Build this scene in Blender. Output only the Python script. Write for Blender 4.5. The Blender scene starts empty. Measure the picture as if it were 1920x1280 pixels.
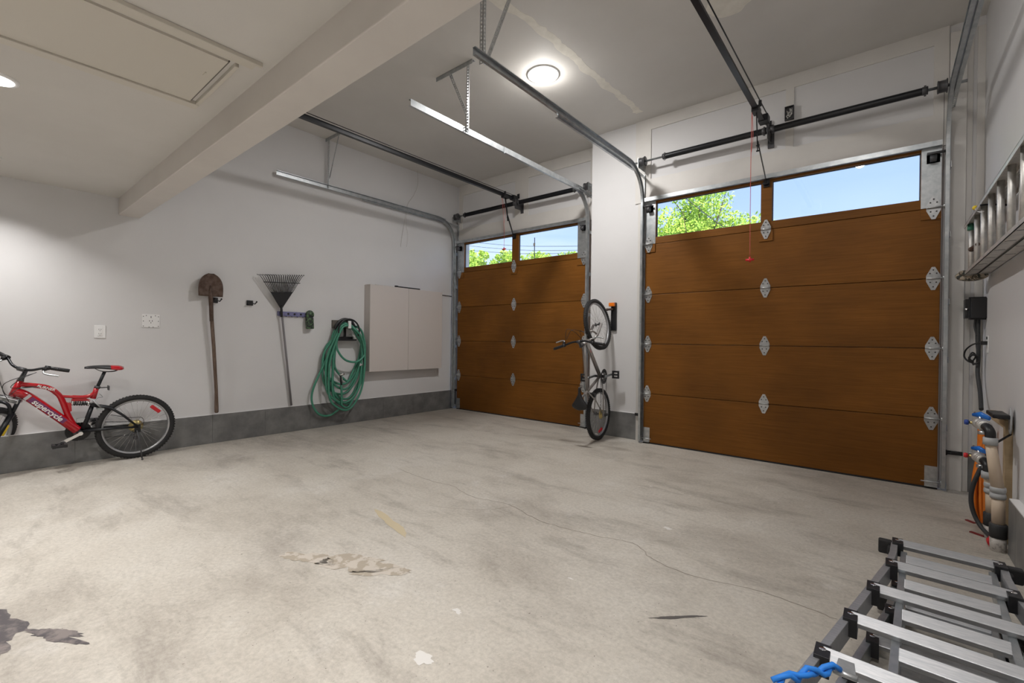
import bpy, bmesh, math, random
import numpy as np
from mathutils import Vector as V, Matrix as Mx
random.seed(7)
PI = math.pi
sc = bpy.context.scene
COL = sc.collection

# ------------------------------------------------------------------ camera
CAM_H = 1.28
f_px, yaw, pitch, roll = 854.3, math.radians(39.47), math.radians(-.19), math.radians(.673)
fwd = V((-math.sin(yaw) * math.cos(pitch), math.cos(yaw) * math.cos(pitch), math.sin(pitch)))
rt = V((math.cos(yaw), math.sin(yaw), 0)); up = rt.cross(fwd)
r2 = rt * math.cos(roll) + up * math.sin(roll); u2 = r2.cross(fwd)
cd = bpy.data.cameras.new('camera'); cam = bpy.data.objects.new('camera', cd); COL.objects.link(cam)
cam.matrix_world = Mx(((r2.x, u2.x, -fwd.x, 0), (r2.y, u2.y, -fwd.y, 0), (r2.z, u2.z, -fwd.z, CAM_H), (0, 0, 0, 1)))
cd.sensor_width = 36; cd.lens = 36 * f_px / 1920; cd.clip_start = .05; cd.clip_end = 300
sc.camera = cam

# ------------------------------------------------------------------ world, sun, exposure
w = bpy.data.worlds.new('sky'); sc.world = w; w.use_nodes = True
nt = w.node_tree; nt.nodes.clear()
wo = nt.nodes.new('ShaderNodeOutputWorld'); bg = nt.nodes.new('ShaderNodeBackground')
tc = nt.nodes.new('ShaderNodeTexCoord'); sx = nt.nodes.new('ShaderNodeSeparateXYZ'); cr = nt.nodes.new('ShaderNodeValToRGB')
nt.links.new(tc.outputs['Generated'], sx.inputs[0]); nt.links.new(sx.outputs['Z'], cr.inputs[0])
cr.color_ramp.elements[0].position = 0; cr.color_ramp.elements[0].color = (.62, .78, 1, 1)
cr.color_ramp.elements[1].position = .75; cr.color_ramp.elements[1].color = (.20, .36, .80, 1)
e = cr.color_ramp.elements.new(.33); e.color = (.38, .54, .95, 1)
nz = nt.nodes.new('ShaderNodeTexNoise'); mpw = nt.nodes.new('ShaderNodeMapping'); mpw.inputs['Scale'].default_value = (1, 1, 6)
nz.inputs['Scale'].default_value = 2.2; nz.inputs['Detail'].default_value = 6
nt.links.new(tc.outputs['Generated'], mpw.inputs[0]); nt.links.new(mpw.outputs[0], nz.inputs[0])
c2 = nt.nodes.new('ShaderNodeValToRGB'); c2.color_ramp.elements[0].position = .45; c2.color_ramp.elements[1].position = .75
c2.color_ramp.elements[1].color = (.6, .6, .6, 1)
mxw = nt.nodes.new('ShaderNodeMixRGB'); mxw.inputs[2].default_value = (.9, .96, 1, 1)
nt.links.new(nz.outputs[0], c2.inputs[0]); nt.links.new(c2.outputs[0], mxw.inputs[0]); nt.links.new(cr.outputs[0], mxw.inputs[1])
nt.links.new(mxw.outputs[0], bg.inputs[0]); nt.links.new(bg.outputs[0], wo.inputs[0])
bg.inputs[1].default_value = 1.3
sd = bpy.data.lights.new('sun', 'SUN'); sd.energy = 7.0; sd.color = (1, .96, .88); sd.angle = .01
sun = bpy.data.objects.new('sun', sd); COL.objects.link(sun)
sun.rotation_euler = (math.radians(38), 0, math.radians(25)); sun.location = (0, -5, 12)
sc.view_settings.view_transform = 'Standard'; sc.view_settings.look = 'None'
sc.view_settings.gamma = 1; sc.view_settings.use_curve_mapping = False
sc.view_settings.exposure = 0.17
HIGH_W, LOW_W = 58, 18.5       # watts of the recessed lamps

# ------------------------------------------------------------------ materials
def mat(name, col, rough=.5, metal=0, noise=None, bump=0, bscale=60, emit=0, spec=.5, coat=0, stretch=(1, 1, 1), detail=5, alpha=1):
    m = bpy.data.materials.new(name); m.use_nodes = True
    n = m.node_tree; b = n.nodes['Principled BSDF']
    b.inputs['Base Color'].default_value = (*col, 1); b.inputs['Roughness'].default_value = rough
    b.inputs['Metallic'].default_value = metal; b.inputs['Specular IOR Level'].default_value = spec
    b.inputs['Coat Weight'].default_value = coat
    if emit: b.inputs['Emission Color'].default_value = (*col, 1); b.inputs['Emission Strength'].default_value = emit
    if noise or bump:
        t = n.nodes.new('ShaderNodeTexCoord'); mp = n.nodes.new('ShaderNodeMapping'); mp.inputs['Scale'].default_value = stretch
        n.links.new(t.outputs['Object'], mp.inputs[0])
    if noise:
        c3, sc_ = noise[0], noise[1]; lo = noise[2] if len(noise) > 2 else .35; hi = noise[3] if len(noise) > 3 else .65
        x = n.nodes.new('ShaderNodeTexNoise'); x.inputs['Scale'].default_value = sc_; x.inputs['Detail'].default_value = detail
        x.inputs['Roughness'].default_value = .6
        r = n.nodes.new('ShaderNodeValToRGB'); r.color_ramp.elements[0].position = lo; r.color_ramp.elements[1].position = hi
        r.color_ramp.elements[0].color = (*col, 1); r.color_ramp.elements[1].color = (*c3, 1)
        n.links.new(mp.outputs[0], x.inputs[0]); n.links.new(x.outputs[0], r.inputs[0]); n.links.new(r.outputs[0], b.inputs['Base Color'])
    if bump:
        x2 = n.nodes.new('ShaderNodeTexNoise'); x2.inputs['Scale'].default_value = bscale; x2.inputs['Detail'].default_value = 4
        bp = n.nodes.new('ShaderNodeBump'); bp.inputs['Strength'].default_value = bump; bp.inputs['Distance'].default_value = .01
        n.links.new(mp.outputs[0], x2.inputs[0]); n.links.new(x2.outputs[0], bp.inputs['Height']); n.links.new(bp.outputs[0], b.inputs['Normal'])
    return m

paint = mat('white_wall_paint', (.645, .64, .645), .55, noise=((.67, .665, .67), 1.3), bump=.06, bscale=90)
paint_c = mat('ceiling_paint', (.60, .58, .55), .7, noise=((.64, .62, .59), 1.0), bump=.05, bscale=80)
paint_b = mat('beam_paint', (.62, .585, .555), .5, noise=((.66, .625, .59), 2))
paint_h = mat('header_board_paint', (.63, .61, .585), .5, noise=((.67, .65, .62), 3), bump=.05, bscale=40)
hatch_m = mat('hatch_cream_paint', (.60, .565, .50), .45)
patch_m = mat('drywall_compound', (.80, .77, .70), .8, noise=((.70, .67, .60), 9))
tile_m = mat('grey_porcelain_tile', (.13, .13, .13), .45, noise=((.21, .21, .205), 5), bump=.03, bscale=30)
grout_m = mat('grout', (.27, .27, .26), .8)
cab_m = mat('cabinet_laminate', (.60, .555, .525), .35)
steel = mat('galvanised_steel', (.40, .43, .45), .36, .85, noise=((.55, .57, .58), 14), bump=.02)
steel_b = mat('bright_zinc', (.46, .48, .49), .34, .85, noise=((.60, .61, .62), 30))
steel_d = mat('dark_steel', (.075, .075, .08), .45, .4)
chrome = mat('chrome', (.75, .75, .76), .15, 1)
alu = mat('brushed_aluminium', (.36, .37, .39), .42, .7, noise=((.47, .47, .48), 20), stretch=(1, 12, 1))
alu_d = mat('weathered_aluminium', (.50, .50, .49), .5, .7, noise=((.72, .69, .65), 22, .3, .7))
black = mat('black_plastic', (.012, .012, .014), .42)
rubber = mat('black_rubber', (.018, .018, .019), .75, bump=.3, bscale=200)
blackm = mat('black_steel', (.012, .013, .016), .35, .3)
red_p = mat('red_gloss_paint', (.40, .003, .010), .18, coat=.4)
red_pl = mat('red_plastic', (.62, .02, .03), .35)
silver_p = mat('grey_silver_paint', (.36, .34, .33), .35, .45)
white_pl = mat('white_plastic', (.80, .80, .80), .35)
green_h = mat('green_garden_hose', (.055, .235, .155), .4, noise=((.075, .29, .20), 6))
blue_pl = mat('violet_blue_plastic', (.13, .13, .27), .45, noise=((.2, .2, .36), 25))
blue_b = mat('bright_blue_plastic', (.01, .16, .62), .35)
orange_p = mat('orange_plastic', (.85, .20, .01), .35)
orange_h = mat('orange_tubing', (.72, .19, .015), .4)
gold = mat('gold_steel', (.62, .50, .22), .35, .9)
beige_p = mat('beige_pipe', (.62, .50, .38), .45)
grey_pl = mat('grey_plastic', (.42, .43, .44), .45)
dark_pl = mat('dark_grey_rubber', (.035, .037, .04), .6)
rust = mat('rusty_blade_steel', (.075, .042, .03), .6, .4, noise=((.14, .10, .08), 18))
handle_w = mat('weathered_brown_handle', (.085, .05, .032), .65, noise=((.17, .12, .09), 12), stretch=(6, 6, .7))
handle_g = mat('grey_painted_handle', (.20, .19, .20), .5)
woodblk = mat('raw_board', (.38, .28, .16), .7, noise=((.5, .38, .24), 10))
darkwood = mat('stained_board', (.13, .115, .10), .6)
camo = mat('camouflage_wrap', (.03, .035, .03), .6, noise=((.42, .36, .28), 26, .47, .53))
camo_g = mat('dark_green_print', (.015, .02, .02), .5, noise=((.10, .20, .08), 40, .5, .6))
cream = mat('white_lettering', (.82, .80, .78), .4)
decal_p = mat('purple_decal', (.16, .03, .12), .25)
decal_s = mat('silver_decal', (.5, .5, .52), .3, .6)
redrope = mat('red_cord', (.55, .10, .08), .6)
debris_m = mat('dark_red_debris', (.20, .02, .02), .7)
twine = mat('pale_twine', (.45, .42, .38), .8)
white_base = mat('whitewashed_pipe_base', (.72, .69, .66), .7, noise=((.45, .42, .40), 40, .5, .6))
yellow = mat('yellow_plastic', (.75, .55, .03), .4)
leaf_m = mat('spring_leaves', (.58, .74, .10), .6, noise=((.34, .55, .07), 1.5))
bark_m = mat('bark', (.10, .075, .05), .9)
asphalt = mat('driveway_concrete', (.36, .37, .35), .9, noise=((.43, .43, .41), 8))
ext_blue = mat('blue_grey_siding', (.07, .11, .16), .6)

def wood_mat():
    m = bpy.data.materials.new('stained_mahogany_plywood'); m.use_nodes = True; n = m.node_tree; b = n.nodes['Principled BSDF']
    t = n.nodes.new('ShaderNodeTexCoord'); mp = n.nodes.new('ShaderNodeMapping'); mp.inputs['Scale'].default_value = (.8, 1, 22)
    oi = n.nodes.new('ShaderNodeObjectInfo'); ad = n.nodes.new('ShaderNodeVectorMath'); ad.operation = 'ADD'
    mu = n.nodes.new('ShaderNodeMath'); mu.operation = 'MULTIPLY'; mu.inputs[1].default_value = 37
    n.links.new(oi.outputs['Random'], mu.inputs[0]); n.links.new(t.outputs['Object'], ad.inputs[0]); n.links.new(mu.outputs[0], ad.inputs[1])
    n.links.new(ad.outputs[0], mp.inputs[0])
    x = n.nodes.new('ShaderNodeTexNoise'); x.inputs['Scale'].default_value = 3.2; x.inputs['Detail'].default_value = 10; x.inputs['Roughness'].default_value = .65
    x.inputs['Distortion'].default_value = .6
    r = n.nodes.new('ShaderNodeValToRGB'); r.color_ramp.elements[0].position = .3; r.color_ramp.elements[1].position = .72
    r.color_ramp.elements[0].color = (.150, .056, .0075, 1); r.color_ramp.elements[1].color = (.225, .088, .014, 1)
    x2 = n.nodes.new('ShaderNodeTexNoise'); x2.inputs['Scale'].default_value = 1.3; x2.inputs['Detail'].default_value = 3
    n.links.new(ad.outputs[0], x2.inputs[0])
    mr = n.nodes.new('ShaderNodeMapRange'); mr.inputs[1].default_value = .3; mr.inputs[2].default_value = .7; mr.inputs[3].default_value = .75; mr.inputs[4].default_value = 1.15
    ml = n.nodes.new('ShaderNodeVectorMath'); ml.operation = 'SCALE'
    n.links.new(mp.outputs[0], x.inputs[0]); n.links.new(x.outputs[0], r.inputs[0]); n.links.new(x2.outputs[0], mr.inputs[0])
    n.links.new(r.outputs[0], ml.inputs[0]); n.links.new(mr.outputs[0], ml.inputs['Scale']); n.links.new(ml.outputs[0], b.inputs['Base Color'])
    b.inputs['Roughness'].default_value = .5; b.inputs['Specular IOR Level'].default_value = .2
    return m
wood = wood_mat()

def glass_mat():
    m = bpy.data.materials.new('window_glass'); m.use_nodes = True; n = m.node_tree; n.nodes.clear()
    o = n.nodes.new('ShaderNodeOutputMaterial'); mx = n.nodes.new('ShaderNodeMixShader'); tr = n.nodes.new('ShaderNodeBsdfTransparent')
    gl = n.nodes.new('ShaderNodeBsdfGlossy'); gl.inputs['Roughness'].default_value = .02
    tr.inputs[0].default_value = (.96, .98, .99, 1)
    mx.inputs[0].default_value = .05; n.links.new(tr.outputs[0], mx.inputs[1]); n.links.new(gl.outputs[0], mx.inputs[2])
    n.links.new(mx.outputs[0], o.inputs[0]); return m
glass = glass_mat()

def emis(name, col, s):
    m = bpy.data.materials.new(name); m.use_nodes = True; n = m.node_tree; n.nodes.clear()
    o = n.nodes.new('ShaderNodeOutputMaterial'); em = n.nodes.new('ShaderNodeEmission')
    em.inputs[0].default_value = (*col, 1); em.inputs[1].default_value = s; n.links.new(em.outputs[0], o.inputs[0]); return m
lens_m = emis('lit_lamp_lens', (1, .98, .95), 6)

def floor_mat():
    m = bpy.data.materials.new('worn_concrete'); m.use_nodes = True; n = m.node_tree; b = n.nodes['Principled BSDF']
    t = n.nodes.new('ShaderNodeTexCoord')
    def noise(s, d=6, rg=.6, dist=0, scl=(1, 1, 1)):
        mp = n.nodes.new('ShaderNodeMapping'); mp.inputs['Scale'].default_value = scl; n.links.new(t.outputs['Object'], mp.inputs[0])
        x = n.nodes.new('ShaderNodeTexNoise'); x.inputs['Scale'].default_value = s; x.inputs['Detail'].default_value = d
        x.inputs['Roughness'].default_value = rg; x.inputs['Distortion'].default_value = dist; n.links.new(mp.outputs[0], x.inputs[0]); return x
    def ramp(x, stops):
        r = n.nodes.new('ShaderNodeValToRGB'); els = r.color_ramp.elements
        els[0].position, els[0].color = stops[0][0], (*stops[0][1], 1); els[1].position, els[1].color = stops[-1][0], (*stops[-1][1], 1)
        for p, c in stops[1:-1]: e = els.new(p); e.color = (*c, 1)
        n.links.new(x.outputs[0], r.inputs[0]); return r
    def mix(fac, a, c, mode='MIX'):
        mx = n.nodes.new('ShaderNodeMixRGB'); mx.blend_type = mode
        if isinstance(fac, float): mx.inputs[0].default_value = fac
        else: n.links.new(fac.outputs[0], mx.inputs[0])
        n.links.new(a.outputs[0], mx.inputs[1])
        if isinstance(c, tuple): mx.inputs[2].default_value = (*c, 1)
        else: n.links.new(c.outputs[0], mx.inputs[2])
        return mx
    base = ramp(noise(1.1, 8, .62), [(.3, (.47, .43, .375)), (.5, (.57, .53, .47)), (.72, (.62, .585, .53))])
    blot = ramp(noise(1.0, 9, .68, .35, (.8, 1.3, 1)), [(.50, (0, 0, 0)), (.72, (.62, .62, .62))])
    c = mix(blot, base, (.27, .235, .20))
    stk = ramp(noise(1.7, 9, .74, .2, (.6, 2.0, 1)), [(.52, (0, 0, 0)), (.68, (.65, .65, .65))])
    c = mix(stk, c, (.30, .27, .235))
    wht = ramp(noise(2.3, 9, .7, .3), [(.57, (0, 0, 0)), (.74, (.6, .6, .6))])
    c = mix(wht, c, (.70, .675, .635))
    fine = ramp(noise(45, 5, .75), [(.25, (.70, .70, .70)), (.62, (.97, .97, .97))])
    c = mix(1.0, c, fine, 'MULTIPLY')
    spk = ramp(noise(70, 2, .5), [(.24, (1, 1, 1)), (.29, (0, 0, 0))])
    c = mix(spk, c, (.16, .14, .12))
    n.links.new(c.outputs[0], b.inputs['Base Color'])
    b.inputs['Roughness'].default_value = .62; b.inputs['Specular IOR Level'].default_value = .3
    bp = n.nodes.new('ShaderNodeBump'); bp.inputs['Strength'].default_value = .12; bp.inputs['Distance'].default_value = .01
    x = noise(25, 6, .7); n.links.new(x.outputs[0], bp.inputs['Height']); n.links.new(bp.outputs[0], b.inputs['Normal'])
    return m
conc = floor_mat()
stain_b = mat('dark_spill', (.07, .06, .065), .5, noise=((.20, .17, .16), 12, .45, .6))
stain_t = mat('tan_flaked_patch', (.38, .33, .265), .8, noise=((.52, .47, .41), 14, .47, .53))
stain_y = mat('yellow_stain', (.52, .44, .30), .7)
white_dust = mat('white_plaster_dust', (.66, .64, .61), .8)
crack_m = mat('crack', (.33, .29, .25), .9)
scuff_m = mat('dark_scuff', (.10, .09, .085), .8)

# ------------------------------------------------------------------ mesh helpers
class G:
    def __init__(s): s.v = []; s.f = []; s.m = []; s.sm = []; s.mi = 0
    def add(s, vs, fs, smooth=False):
        o = len(s.v); s.v += [V(x) for x in vs]
        for f in fs: s.f.append([i + o for i in f]); s.m.append(s.mi); s.sm.append(smooth)
    def box(s, lo, hi, R=None, c=None):
        lo, hi = V(lo), V(hi)
        vs = [V((x, y, z)) for z in (lo.z, hi.z) for y in (lo.y, hi.y) for x in (lo.x, hi.x)]
        if R is not None:
            c = V(c) if c is not None else (lo + hi) / 2
            vs = [R @ (v - c) + c for v in vs]
        s.add(vs, [(0, 2, 3, 1), (4, 5, 7, 6), (0, 1, 5, 4), (2, 6, 7, 3), (0, 4, 6, 2), (1, 3, 7, 5)])
    def bar(s, p0, p1, a, b, up=(0, 0, 1)):            # rectangular bar a (side) x b (up)
        p0, p1 = V(p0), V(p1); d = (p1 - p0).normalized(); u = V(up)
        if abs(d.dot(u)) > .98: u = V((1, 0, 0))
        sd_ = d.cross(u).normalized(); u = sd_.cross(d)
        vs = []
        for p in (p0, p1):
            for i, j in ((-1, -1), (1, -1), (1, 1), (-1, 1)): vs.append(p + sd_ * i * a / 2 + u * j * b / 2)
        s.add(vs, [(0, 1, 2, 3), (7, 6, 5, 4), (0, 4, 5, 1), (1, 5, 6, 2), (2, 6, 7, 3), (3, 7, 4, 0)])
    def tube(s, pts, r, n=8, closed=False, flat=1, nrm=None, cap=True):
        pts = [V(p) for p in pts]; N = len(pts)
        rs = r if isinstance(r, (list, tuple)) else [r] * N
        T = []
        for i in range(N):
            a = pts[(i - 1) % N] if closed or i > 0 else pts[i]; b = pts[(i + 1) % N] if closed or i < N - 1 else pts[i]
            t = (b - a); T.append(t.normalized() if t.length > 1e-9 else V((0, 0, 1)))
        u = V(nrm) if nrm is not None else (V((0, 0, 1)) if abs(T[0].z) < .9 else V((1, 0, 0)))
        o = len(s.v); vs = []
        for i in range(N):
            u = (u - T[i] * u.dot(T[i]));
            if u.length < 1e-6: u = T[i].orthogonal()
            u.normalize(); w_ = T[i].cross(u)
            for k in range(n):
                a = 2 * PI * k / n
                vs.append(pts[i] + (u * math.cos(a) + w_ * math.sin(a) * flat) * rs[i])
        fs = []
        for i in range(N if closed else N - 1):
            j = (i + 1) % N
            for k in range(n): fs.append((i * n + k, i * n + (k + 1) % n, j * n + (k + 1) % n, j * n + k))
        s.add(vs, fs, True)
        if not closed and cap:
            o = len(s.v) - len(vs)
            s.f.append([o + k for k in range(n)][::-1]); s.m.append(s.mi); s.sm.append(False)
            s.f.append([o + (N - 1) * n + k for k in range(n)]); s.m.append(s.mi); s.sm.append(False)
    def cyl(s, p0, p1, r0, r1=None, n=16): s.tube([p0, p1], [r0, r0 if r1 is None else r1], n)
    def lathe(s, prof, o=(0, 0, 0), axis=(0, 0, 1), n=20):
        o, ax = V(o), V(axis).normalized(); u = ax.orthogonal().normalized(); w_ = ax.cross(u)
        vs = []
        for r, h in prof:
            for k in range(n):
                a = 2 * PI * k / n; vs.append(o + ax * h + (u * math.cos(a) + w_ * math.sin(a)) * max(r, 1e-5))
        fs = [(i * n + k, i * n + (k + 1) % n, (i + 1) * n + (k + 1) % n, (i + 1) * n + k) for i in range(len(prof) - 1) for k in range(n)]
        s.add(vs, fs, True)
    def prism(s, poly, ext):
        poly = [V(p) for p in poly]; e_ = V(ext); n = len(poly)
        s.add(poly + [p + e_ for p in poly], [tuple(range(n))[::-1], tuple(range(n, 2 * n))] + [(i, (i + 1) % n, n + (i + 1) % n, n + i) for i in range(n)])
    def sweep(s, pts, prof, A, B):                      # closed profile [(a,b)] in frames A[i],B[i]
        n = len(prof); N = len(pts); vs = []
        for p, a, b in zip(pts, A, B):
            for x, y in prof: vs.append(V(p) + V(a) * x + V(b) * y)
        fs = [(i * n + k, i * n + (k + 1) % n, (i + 1) * n + (k + 1) % n, (i + 1) * n + k) for i in range(N - 1) for k in range(n)]
        s.add(vs, fs + [tuple(range(n))[::-1], tuple(range((N - 1) * n, N * n))])
    def ball(s, c, r, n=10, sc_=(1, 1, 1)):
        c = V(c); prof = [(math.sin(PI * i / n), -math.cos(PI * i / n)) for i in range(n + 1)]
        o = len(s.v); s.lathe(prof, (0, 0, 0), (0, 0, 1), n * 2)
        for i in range(o, len(s.v)): q = s.v[i]; s.v[i] = V((q.x * r * sc_[0], q.y * r * sc_[1], q.z * r * sc_[2])) + c
    def perf(s, p0, p1, wd, side, t=.003, pitch=.03, hole=.4):   # perforated strip, real rectangular holes
        p0, p1 = V(p0), V(p1); L = (p1 - p0).length; d = (p1 - p0) / L; sd_ = V(side).normalized(); nn = d.cross(sd_).normalized()
        k = max(1, round(L / pitch)); pt = L / k; hw = wd * hole / 2; hl = pt * .28
        def b4(a0, a1, w0, w1):
            c = [p0 + d * a0 + sd_ * w0, p0 + d * a1 + sd_ * w0, p0 + d * a1 + sd_ * w1, p0 + d * a0 + sd_ * w1]
            s.prism(c, nn * t)
        b4(0, L, -wd / 2, -hw); b4(0, L, hw, wd / 2)
        for i in range(k):
            a = i * pt; b4(a, a + pt / 2 - hl, -hw, hw); b4(a + pt / 2 + hl, a + pt, -hw, hw)
    def build(s, name, mats, parent=None, world=True, M=None, bevel=0, noorg=False):
        if not isinstance(mats, (list, tuple)): mats = [mats]
        vs = [M @ v for v in s.v] if M is not None else s.v
        if parent is not None: off = ORG[parent.name] if world else V((0, 0, 0))
        elif noorg: off = V((0, 0, 0))
        else:
            lo = V([min(v[i] for v in vs) for i in range(3)]); hi = V([max(v[i] for v in vs) for i in range(3)])
            off = V(((lo.x + hi.x) / 2, (lo.y + hi.y) / 2, lo.z))
        me = bpy.data.meshes.new(name); me.from_pydata([v - off for v in vs], [], s.f)
        for m_ in mats: me.materials.append(m_)
        me.polygons.foreach_set('material_index', s.m); me.polygons.foreach_set('use_smooth', s.sm)
        b = bmesh.new(); b.from_mesh(me); bmesh.ops.recalc_face_normals(b, faces=b.faces); b.to_mesh(me); b.free()
        o = bpy.data.objects.new(name, me); COL.objects.link(o)
        if parent is not None: o.parent = parent; ORG[o.name] = off
        else: o.location = off; ORG[o.name] = off
        if bevel:
            md = o.modifiers.new('edge', 'BEVEL'); md.width = bevel; md.segments = 2; md.limit_method = 'ANGLE'
        return o
ORG = {}
def thing(name, label, cat, loc=(0, 0, 0), group=None, M=None):
    o = bpy.data.objects.new(name, None); COL.objects.link(o); o.empty_display_size = .05
    if M is not None: o.matrix_world = M; ORG[o.name] = V((0, 0, 0))
    else: o.location = loc; ORG[o.name] = V(loc)
    o['label'] = label; o['category'] = cat
    if group: o['group'] = group
    return o
def tag(o, label, cat, group=None, kind=None):
    o['label'] = label; o['category'] = cat
    if group: o['group'] = group
    if kind: o['kind'] = kind
    return o
def struct(o, label=None, cat=None):
    o['kind'] = 'structure'
    if label: o['label'] = label
    if cat: o['category'] = cat
    return o
def arcpts(c, r, a0, a1, n, ax='yz', x=0):
    return [V((x, c[0] + r * math.cos(a0 + (a1 - a0) * i / n), c[1] + r * math.sin(a0 + (a1 - a0) * i / n))) for i in range(n + 1)]
def spline(P, k=8, closed=False):
    P = [V(p) for p in P]; out = []; N = len(P)
    for i in range(N if closed else N - 1):
        if closed: a, b, c, d = P[(i - 1) % N], P[i], P[(i + 1) % N], P[(i + 2) % N]
        else: a, b, c, d = P[max(i - 1, 0)], P[i], P[i + 1], P[min(i + 2, N - 1)]
        for j in range(k):
            t = j / k; out.append(.5 * ((2 * b) + (c - a) * t + (2 * a - 5 * b + 4 * c - d) * t * t + (3 * b - a - 3 * c + d) * t ** 3))
    if not closed: out.append(P[-1])
    return out

# ------------------------------------------------------------------ the room
XL, XR, YB = -6.25, .63, -4.6
Y2, Y1 = 5.62, 5.95            # inner wall faces at the near (door 2) and recessed (door 1) bay
ZLO, ZHI = 2.72, 4.13
BY0, BY1, BZ = 1.06, 1.24, 2.545
TH = .34                       # tile height

g = G(); g.box((XL - .3, YB - .3, -.2), (XR + .3, 6.25, 0)); fl = struct(g.build('floor', conc, noorg=True))
def blob(cx, cy, rx, ry, seed, jag=.35, n=60, z=.0012, ang=0):
    rnd = random.Random(seed); ph = [rnd.uniform(0, 6.28) for _ in range(9)]; am = [rnd.uniform(.3, 1) for _ in range(9)]
    pts = []
    for i in range(n):
        a = 2 * PI * i / n
        k = 1 + .7 * jag * sum(am[j] * math.sin((j + 2) * a * 1.0 + ph[j]) / (j + 2) * 1.3 for j in range(9)) + jag * .15 * rnd.uniform(-1, 1)
        k = max(k, .25); x, y = rx * k * math.cos(a), ry * k * math.sin(a)
        pts.append(V((cx + x * math.cos(ang) - y * math.sin(ang), cy + x * math.sin(ang) + y * math.cos(ang), z)))
    return pts
def decal(polys, name, m, ext=(0, 0, .0006)):
    g = G()
    for p in polys:
        c = sum(p, V((0, 0, 0))) / len(p); n = len(p)
        g.add(list(p) + [c], [(i, (i + 1) % n, n) for i in range(n)])
    o = g.build(name, m, fl, world=True); o['kind'] = 'structure'; return o
ORG['floor'] = V((0, 0, 0))
decal([blob(-3.02, .02, .30, .14, 3, .5, ang=.35), blob(-2.72, .27, .16, .03, 5, .8, ang=.55)], 'floor_stain', stain_b)
decal([blob(-2.32, 1.44, .20, .10, 11, .6, ang=.7), blob(-2.58, 1.30, .16, .06, 12, .7, ang=.6), blob(-2.12, 1.48, .15, .04, 14, .7, ang=.7)], 'floor_stain', stain_t)
decal([blob(-2.66, 1.92, .26, .035, 21, .5, ang=-.25)], 'floor_stain', stain_y)
decal([blob(-.74, 2.13, .12, .010, 31, .5, ang=.75)], 'floor_stain', scuff_m)
for i, (x, y, r_) in enumerate([(-1.15, 3.10, .018), (-1.6, 3.9, .008), (-1.42, 1.19, .03), (-3.3, 3.2, .008), (-1.55, 1.5, .015), (-1.3, 2.1, .008)]):
    decal([blob(x, y, r_ * 1.6, r_, 40 + i, .7, 30)], 'floor_stain', white_dust)
def crack(P, seed, wd=.0022):
    rnd = random.Random(seed); pts = spline(P, 9); q = []
    for i, p in enumerate(pts): q.append(p + V((rnd.uniform(-1, 1) * .008, rnd.uniform(-1, 1) * .008, 0)))
    L = [V((p.x - wd, p.y - wd, .0012)) for p in q]; R = [V((p.x + wd, p.y + wd, .0012)) for p in q][::-1]
    g = G()
    n = len(q)
    for i in range(n - 1): g.prism([L[i], L[i + 1], R[n - 2 - i], R[n - 1 - i]], (0, 0, .0004))
    o = g.build('floor_crack', crack_m, fl, world=True); o['kind'] = 'structure'
crack([(-3.7, 2.75, 0), (-3.2, 2.72, 0), (-2.9, 2.74, 0), (-2.6, 2.67, 0), (-2.25, 2.72, 0), (-1.9, 2.63, 0), (-1.5, 2.66, 0), (-1.22, 2.72, 0), (-1.05, 2.60, 0), (-.80, 2.56, 0), (-.48, 2.63, 0), (-.165, 2.6, 0)], 5, .0014)
crack([(-2.2, 2.72, 0), (-2.35, 2.5, 0), (-2.7, 2.3, 0)], 6, .0008)

g = G(); g.box((XL - .3, YB - .3, 0), (XL, 6.10, 4.4)); struct(g.build('wall_left', paint))
g = G(); g.box((XR, YB - .3, 0), (XR + .3, 5.78, 4.4)); struct(g.build('wall_right', paint))
g = G(); g.box((XL, YB - .3, 0), (XR, YB, 4.4)); struct(g.build('wall_back', paint))
# front wall with its two door openings, one mesh of adjoining blocks
g = G()
g.box((XL, Y1, 0), (-6.09, 6.10, ZHI + .2)); g.box((-6.09, Y1, 3.03), (-3.45, Y1 + .02, ZHI + .2)); g.box((-6.09, Y1 + .02, 3.10), (-3.45, 6.10, ZHI + .2)); g.box((-3.45, Y1, 0), (-3.21, 6.10, ZHI + .2))
g.box((-3.21, Y2, 0), (-2.335, 5.78, ZHI + .2)); g.box((-3.21, 5.78, 0), (-3.06, 6.10, ZHI + .2)); g.box((-2.335, Y2, 3.06), (.32, Y2 + .02, ZHI + .2)); g.box((-2.335, Y2 + .02, 3.13), (.32, 5.78, ZHI + .2)); g.box((.32, Y2, 0), (XR, 5.78, ZHI + .2))
struct(g.build('wall_front', paint))
g = G(); g.box((XL - .3, YB - .3, ZLO), (XR + .3, BY0, ZLO + .2)); struct(g.build('ceiling', paint_c))
g = G(); g.box((XL - .3, BY1, ZHI), (XR + .3, 5.78, ZHI + .2)); g.box((XL - .3, 5.78, ZHI), (-3.06, 6.10, ZHI + .2)); g.box((XL - .3, BY0, ZHI), (XR + .3, BY1, ZHI + .2)); struct(g.build('ceiling', paint_c))
g = G(); g.box((XL, BY0, BZ), (XR, BY1, ZHI)); struct(g.build('trim_1', paint_b, bevel=.006), 'long painted ceiling beam between the low and the high ceiling', 'beam')

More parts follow.
